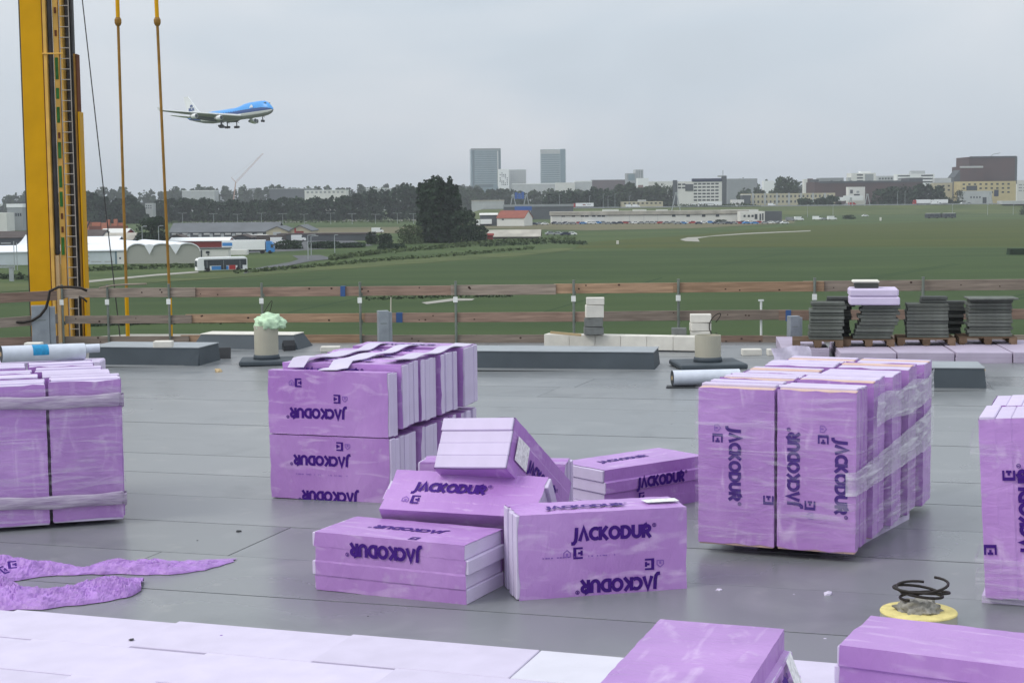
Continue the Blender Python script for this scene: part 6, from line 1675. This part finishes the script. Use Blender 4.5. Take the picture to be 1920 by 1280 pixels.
t = thing('road_sign', 'wide blue road sign below the left gantry', 'sign', Matrix.Translation((aty(981, 392, 1050).x, 1050, GZ))); s_ = 1050 / FPX; zt = aty(981, 387, 1050).z - GZ
m = MB(); m.box(-16 * s_, 16 * s_, 0, .2, zt - 7.5 * s_, zt); m.build('panel', 'sign_blue', t)
for s in (-13, 13): m = MB(); m.tube([(s * s_, .4, 0), (s * s_, .4, zt - .3)], .22, 6); m.build('post', 'galv', t)
bld('viaduct_and_shade', 'grey viaduct deck left of the wide blue sign, shadow below painted as a dark wall', 944, 1075, 387.5, 1130, 3, 'grey_dark', roof=('grey_wall', 1.6), cat='wall')  # dark block paints the shadow under the deck; the top band is the deck
gantry('single gantry leg before the white office', 1267, 1268, 362, 392, 1190, GZ + 2)
gantry('gantry leg by the white pavilion, left', 1595, 1596, 372, 384, 1215, GZ + RZ)
gantry('gantry leg by the white pavilion, right', 1626, 1627, 365, 384, 1215, GZ + RZ)
gantry('gantry leg before the stone annex', 1856, 1857, 362, 384, 1225, GZ + RZ)
def lamp(label, px, yt_, D, base=GZ, arm=1.6, double=False, group=None):
    p = aty(px, yt_, D); h = p.z - base; t = thing('street_lamp', label, 'street lamp', Matrix.Translation((p.x, D, base)), group)
    m = MB(); m.tube([(0, 0, 0), (0, 0, h)], [.16, .09], 6); m.build('pole', 'galv', t)
    for s in ((-1, 1) if double else (1,)):
        m = MB(); m.tube([(0, 0, h - .05), (s * arm, 0, h + .15)], .08, 5); m.box(s * arm - .5, s * arm + .5, -.18, .18, h + .02, h + .24); m.build('lamp_head', 'galv', t)
lamps = [342, 400, 445, 490, 530, 570, 620, 660, 704, 745, 775]
for i, px in enumerate(lamps): lamp('twin-armed street lamp, number %s from the left before the dark wood' % ['one', 'two', 'three', 'four', 'five', 'six', 'seven', 'eight', 'nine', 'ten', 'eleven'][i], px, 400 + (i % 3), 1000, double=True, arm=2.2, group='street lamps before the dark wood')
lamp('pole at the road bend, tall left one', 577, 441, 425, group='poles at the road bend'); lamp('pole at the road bend just right of the tall one', 583, 443, 465, group='poles at the road bend')
lamp('pole standing by the third dark shrub', 627, 441, 480, arm=.6, group='poles at the road bend'); lamp('lamp beside the round dark tree', 266, 425, 480, arm=1.0)
lamp('lamp right of the round dark tree', 297, 424, 500, arm=1.0)
for i, px in enumerate((1049, 1105, 1131, 1140, 1153, 1180)): lamp('slim motorway lamp %s' % ['left of the red cab lorry', 'right of the red cab lorry', 'left of the low school', 'second left of the low school', 'third left of the low school', 'over the low school'][i], px, 364 + (i % 2) * 4, 1250, base=GZ + RZ, arm=.8, group='motorway lamps')
for i, px in enumerate((1683, 1697)): lamp('slim motorway lamp in front of the dark wood, %s' % ('left', 'right')[i], px, 359, 1225, base=GZ + RZ, arm=.7, group='motorway lamps')
for i, px in enumerate((1514, 1562, 1786, 1852, 1900)): lamp('thin pole on the motorway slope, %s' % ['below the pale flats', 'left of the pavilion', 'below the dark tree', 'below the annex', 'at the right edge'][i], px, 384, 1120, base=GZ, arm=.5, group='poles on the motorway slope')
# far lattice crane
D = 1500; o_ = aty(433, 372, D); tipp = aty(493, 288, D)
cr = thing('far_crane', 'far mobile crane with a slanting reddish lattice jib', 'crane', Matrix.Translation((o_.x, D, GZ)))
elbow = aty(442, 342, D)
m = MB(); m.tube([(0, 0, 0), (elbow.x - o_.x, 0, elbow.z - GZ)], [.8, .5], 6); m.build('lower_boom', 'crane_far_red', cr)
e = Vector((elbow.x - o_.x, 0, elbow.z - GZ)); tv = Vector((tipp.x - o_.x, 0, tipp.z - GZ)); d = (tv - e); n_ = Vector((-d.z, 0, d.x)).normalized()
m = MB()
for s in (-1, 1):
    for yy in (-.5, .5): m.tube([e + n_ * s * .7 + Vector((0, yy, 0)), tv + n_ * s * .35 + Vector((0, yy * .5, 0))], .09, 4)
N = 18
for i in range(N):
    a = e + d * (i / N); b = e + d * ((i + 1) / N); s = 1 if i % 2 else -1; m.tube([a + n_ * s * .65, b - n_ * s * .65], .06, 4)
m.build('lattice_jib', 'crane_far_red', cr)
b = aty(434, 333, D); bb = Vector((b.x - o_.x, 0, b.z - GZ)); m = MB(); m.tube([e, bb], .25, 5); m.tube([bb, tv], .05, 4); m.build('stay_mast', 'crane_far_red', cr)
m = MB(); m.cbox(-2.2, 3, -1.5, 1.5, .6, 3.2, .1); m.build('carrier', 'roof_red', cr)
# dark trough on the far right field edge
p = onground(1908, 478); m = MB(); s_ = p.y / FPX; m.prism([(-15 * s_, 0), (30 * s_, 0), (30 * s_, 12 * s_), (-13 * s_, 12 * s_)], 'y', 0, 3); 
tag(m.build('field_box', 'leaf_dark', M=TR(p.x, p.y, GZ)), 'dark box-like hut on the field at the right edge', 'hut')
p = onground(1158, 458); m = MB(); m.cbox(-.4, .4, -.3, .3, 0, 1.2, .1); tag(m.build('marker_stone', 'block_white', M=TR(p.x, p.y, GZ)), 'small white marker at the far edge of the crop field', 'marker')
p = onground(1651, 414); m = MB(); m.cbox(-.5, .5, -.3, .3, 0, 2.0, .1); tag(m.build('marker_stone', 'block_white', M=TR(p.x, p.y, GZ)), 'small white marker on the far field road', 'marker')

# ================================================================== THE AIRLINER
HEAD = R(40); ALT = 3.2
nose_y = 840.0
pc = aty(432, 216, 870.0)
Mp = Matrix.Translation(pc) @ Matrix.Rotation(-HEAD, 4, 'Z') @ Matrix.Rotation(-R(ALT), 4, 'Y') @ Matrix.Rotation(R(-2), 4, 'X') @ Matrix.Scale(1.0, 4)
# local frame: x towards the nose, y to the left wing, z up; origin amidships
air = thing('airliner', 'four-engined jumbo airliner, blue above and white below, landing gear down', 'aeroplane', Mp)
ST = [(-36, .25, 1.6, 1.2), (-33, 1.0, 2.3, .2), (-28, 1.9, 2.9, -1.1), (-22, 2.75, 3.2, -2.4), (-15, 3.2, 3.3, -3.2), (-5, 3.25, 3.3, -3.3), (5, 3.25, 3.35, -3.3), (9, 3.25, 3.9, -3.3), (12, 3.25, 4.7, -3.3),
      (16, 3.25, 5.1, -3.3), (24, 3.2, 5.15, -3.25), (28, 2.85, 4.9, -3.05), (30, 2.45, 4.2, -2.8), (32, 1.8, 2.6, -2.35), (33.6, .95, 1.1, -1.6), (34.3, .15, -.1, -.5)]
m = MB(); SEG = 28
for (x, hw, zt, zb) in ST:
    for j in range(SEG):
        a = 2 * math.pi * j / SEG; cy, cz = math.cos(a), math.sin(a)
        zm = 0.15 if abs(zt - zb) > 2 else (zt + zb) / 2
        hump = max(0, zt - 3.4)
        z = zm + (zt - zm) * cz if cz > 0 else zm + (zm - zb) * cz
        y = hw * cy * (1 - .22 * hump / 1.7 * max(0, cz) ** .6)
        m.v.append((x, y, z))
for i in range(len(ST) - 1):
    for j in range(SEG):
        a = (j + .5) / SEG * 360; up = math.sin(R(a))
        mi = 0 if up > .12 else 1 if up > -.12 else 2 if up > -.62 else 3
        if ST[i][0] < -23 and up <= .45: mi = 1 if up > -.5 else 3
        k_ = len(ST)
        m.f.append((i * SEG + j, (i + 1) * SEG + j, (i + 1) * SEG + (j + 1) % SEG, i * SEG + (j + 1) % SEG)); m.m.append(mi)
m.build('fuselage', ['plane_blue', 'plane_navy', 'plane_white', 'plane_grey'], air, smooth=True)
for k_ in range(30):                                  # cabin windows on both sides
    for s in (-1, 1):
        pass
for s in (-1, 1):
    m = MB()
    m.box(29.3, 30.35, s * 1.45 - .3, s * 1.45 + .3, 3.35, 3.75); m.build('cockpit_window', 'plane_dark', air, M=Matrix.Rotation(R(10), 4, 'Y') @ Matrix.Translation((-.9, 0, 5.0)) if False else None)
def wing(root, tip, name, mt='plane_white', th=.13, par=None):
    """tapered swept surface between two chords ((xle, xte, y, z), ...)"""
    m = MB(); secs = []
    for (xl, xt, y, z, t_) in (root, tip):
        c = xl - xt; secs.append([(xl, y, z), (xl - c * .12, y, z + c * t_ * .55), (xl - c * .4, y, z + c * t_ * .62), (xl - c * .75, y, z + c * t_ * .3), (xt, y, z), (xl - c * .6, y, z - c * t_ * .35), (xl - c * .2, y, z - c * t_ * .45)])
    n = 7; m.add(secs[0] + secs[1], [(i, (i + 1) % n, n + (i + 1) % n, n + i) for i in range(n)] + [tuple(range(n)), tuple(range(2 * n - 1, n - 1, -1))])
    return m.build(name, mt, par or air, smooth=False)
for s in (-1, 1):
    wg = wing((12, -5.0, s * 2.6, -1.7, .12), (-16.5, -20.5, s * 31.5, 2.0, .09), 'wing', 'plane_grey')
    # leading edge strip and lowered flaps
    m = MB(); m.tube([(12.0, s * 3, -1.65), (-16.3, s * 31.4, 2.02)], [.55, .2], 8); m.build('leading_edge', 'plane_white', wg)
    m = MB(); m.add([(-4.8, s * 3.4, -1.7), (-9.4, s * 15, -.35), (-12.2, s * 15, -1.6), (-7.8, s * 3.4, -3.1)], [(0, 1, 2, 3)]); m.add([(-4.8, s * 3.4, -1.95), (-9.4, s * 15, -.6), (-12.2, s * 15, -1.75), (-7.8, s * 3.4, -3.25)], [(0, 1, 2, 3)]); m.build('flap', 'plane_dark', wg)
    m = MB(); m.add([(-17, s * 31.3, 2.0), (-20.5, s * 31.3, 2.0), (-21.6, s * 31.8, 4.0), (-20.2, s * 31.8, 4.0), (-17, s * 31.5, 2.0), (-20.5, s * 31.5, 2.0), (-21.6, s * 32.0, 4.0), (-20.2, s * 32.0, 4.0)], [(0, 1, 2, 3), (4, 5, 6, 7), (0, 1, 5, 4), (1, 2, 6, 5), (2, 3, 7, 6), (3, 0, 4, 7)]); m.build('winglet', 'plane_white', wg)
    for (ex, ey, ez) in ((4.6, 11.8, -2.7), (-4.6, 21.0, -1.6)):
        en = MB(); L = 5.4
        prof = [(0, 1.05), (.15, 1.28), (1.2, 1.38), (3.2, 1.2), (4.4, .85), (5.4, .5)]
        k0 = len(en.v)
        for (dx, rr) in prof:
            for j in range(16):
                a = 2 * math.pi * j / 16; en.v.append((ex + 2 - dx, s * ey + rr * math.cos(a), ez + rr * math.sin(a)))
        for i in range(len(prof) - 1):
            for j in range(16): en.f.append((i * 16 + j, i * 16 + (j + 1) % 16, (i + 1) * 16 + (j + 1) % 16, (i + 1) * 16 + j)); en.m.append(0 if i < 3 else 1)
        e_ = en.build('engine', ['plane_white', 'plane_grey'], air, smooth=True)
        m = MB(); m.prism([(s * ey + .98 * math.cos(a * .524), ez + .98 * math.sin(a * .524)) for a in range(12)], 'x', ex + 1.6, ex + 1.8); m.build('intake_fan', 'plane_dark', e_)
        m = MB(); m.add([(ex + 1, s * ey - .2, ez + 1.2), (ex - 4.5, s * ey - .2, ez + 1.7), (ex - 4.5, s * ey + .2, ez + 1.7), (ex + 1, s * ey + .2, ez + 1.2), (ex - .5, s * ey - .2, ez + 2.2), (ex - 5, s * ey - .2, ez + 2.4), (ex - 5, s * ey + .2, ez + 2.4), (ex - .5, s * ey + .2, ez + 2.2)],
                     [(0, 1, 5, 4), (2, 3, 7, 6), (0, 3, 7, 4), (4, 5, 6, 7)]); m.build('pylon', 'plane_grey', e_)
    wing((-27, -34.5, s * 1.2, 1.4, .09), (-35.5, -38, s * 11, 2.6, .08), 'tailplane', 'plane_white')
# fin
m = MB(); xs_ = [(-21.5, 3.0, .30), (-26.5, 4.6, .45), (-35.2, 13.6, .25), (-39.0, 13.6, .1), (-35.5, 2.0, .15)]
n_ = len(xs_); m.add([(x, -t_, z) for x, z, t_ in xs_] + [(x, t_, z) for x, z, t_ in xs_], [tuple(range(n_)), tuple(range(2 * n_ - 1, n_ - 1, -1))] + [(i, (i + 1) % n_, n_ + (i + 1) % n_, n_ + i) for i in range(n_)])
fin = m.build('tail_fin', 'plane_white', air)
for s in (-1, 1):
    q_, tw_ = text_quads('KLM', 1.0, .26)
    m = MB()
    for qq in q_:
        m.add([((-34.4 + v.x * 2.05) if s < 0 else (-29.2 - v.x * 2.05), s * .52, 5.2 + v.y * 1.75 + (0 if s < 0 else 0)) for v in qq], [(0, 1, 2, 3)])
    m.build('lettering', 'plane_navy', fin)
    for (cx_, cz_, rr) in ((-32.9, 8.0, .42), (-32.2, 8.15, .42), (-31.5, 8.0, .42), (-32.2, 8.75, .22)):
        m = MB(); m.add([(cx_ + rr * math.cos(a * .785), s * .48, cz_ + rr * math.sin(a * .785)) for a in range(8)], [tuple(range(8))]); m.build('crown_emblem', 'plane_navy', fin)
    m = MB(); m.box(-33.2, -31.2, s * .47 - .01, s * .47 + .01, 7.3, 7.55); m.build('crown_emblem', 'plane_navy', fin)
    # pale mark on the blue forward side
    m = MB(); yv = s * 3.30
    m.add([(19.2, yv, 1.7), (22.4, yv, 1.7), (21.6, s * 3.24, 3.1), (20.6, s * 3.2, 3.3)], [(0, 1, 2, 3)]); m.build('side_mark', 'plane_white', air)
    for k_ in range(24):
        x = -18 + k_ * 2.0
        m = MB(); m.box(x, x + .5, s * 3.24 - .04, s * 3.24 + .04, .9, 1.25); m.build('cabin_window', 'plane_navy', air)
# landing gear
def gear(x, y, z0, L, rows, name='landing_gear'):
    m = MB(); m.tube([(x, y, z0), (x, y, z0 - L)], .28, 6); m.tube([(x - .2, y, z0), (x + 1.6, y, z0 - L * .4)], .14, 5); m.tube([(x - rows * .75, y, z0 - L), (x + rows * .75, y, z0 - L)], .16, 5); g = m.build(name, 'plane_dark', air)
    for i in range(rows):
        for s in (-1, 1):
            wx = x + (i - (rows - 1) / 2) * 1.5; m = MB(); pts = [(wx + .66 * math.cos(a * .524), z0 - L + .66 * math.sin(a * .524)) for a in range(12)]
            m.prism(pts, 'y', y + s * .62 - .25, y + s * .62 + .25); m.build('wheel', 'tyre', g)
gear(26.0, 0, -2.6, 3.0, 1)
for s in (-1, 1): gear(-1.5, s * 5.5, -2.4, 3.6, 2); gear(-5.0, s * 1.9, -2.8, 3.2, 2)

# ================================================================== HAZE
hz = MB(); hz.box(-9500, 9500, -400, 12000, GZ - 1.0, 160)
ho = hz.mesh('haze', [])if False else None
me = bpy.data.meshes.new('haze'); me.from_pydata(hz.v, [], hz.f)
hm = bpy.data.materials.new('haze'); hm.use_nodes = True
hn = hm.node_tree; hn.nodes.clear()
hout = hn.nodes.new('ShaderNodeOutputMaterial'); pv = hn.nodes.new('ShaderNodeVolumePrincipled')
pv.inputs['Color'].default_value = (0.90, 0.95, 1.0, 1); pv.inputs['Density'].default_value = 0.00013; pv.inputs['Anisotropy'].default_value = 0.0
hn.links.new(pv.outputs[0], hout.inputs['Volume'])
me.materials.append(hm)
haze = stuff(put('haze', me)); haze['label'] = 'thin even haze over the whole landscape'; haze['category'] = 'haze'
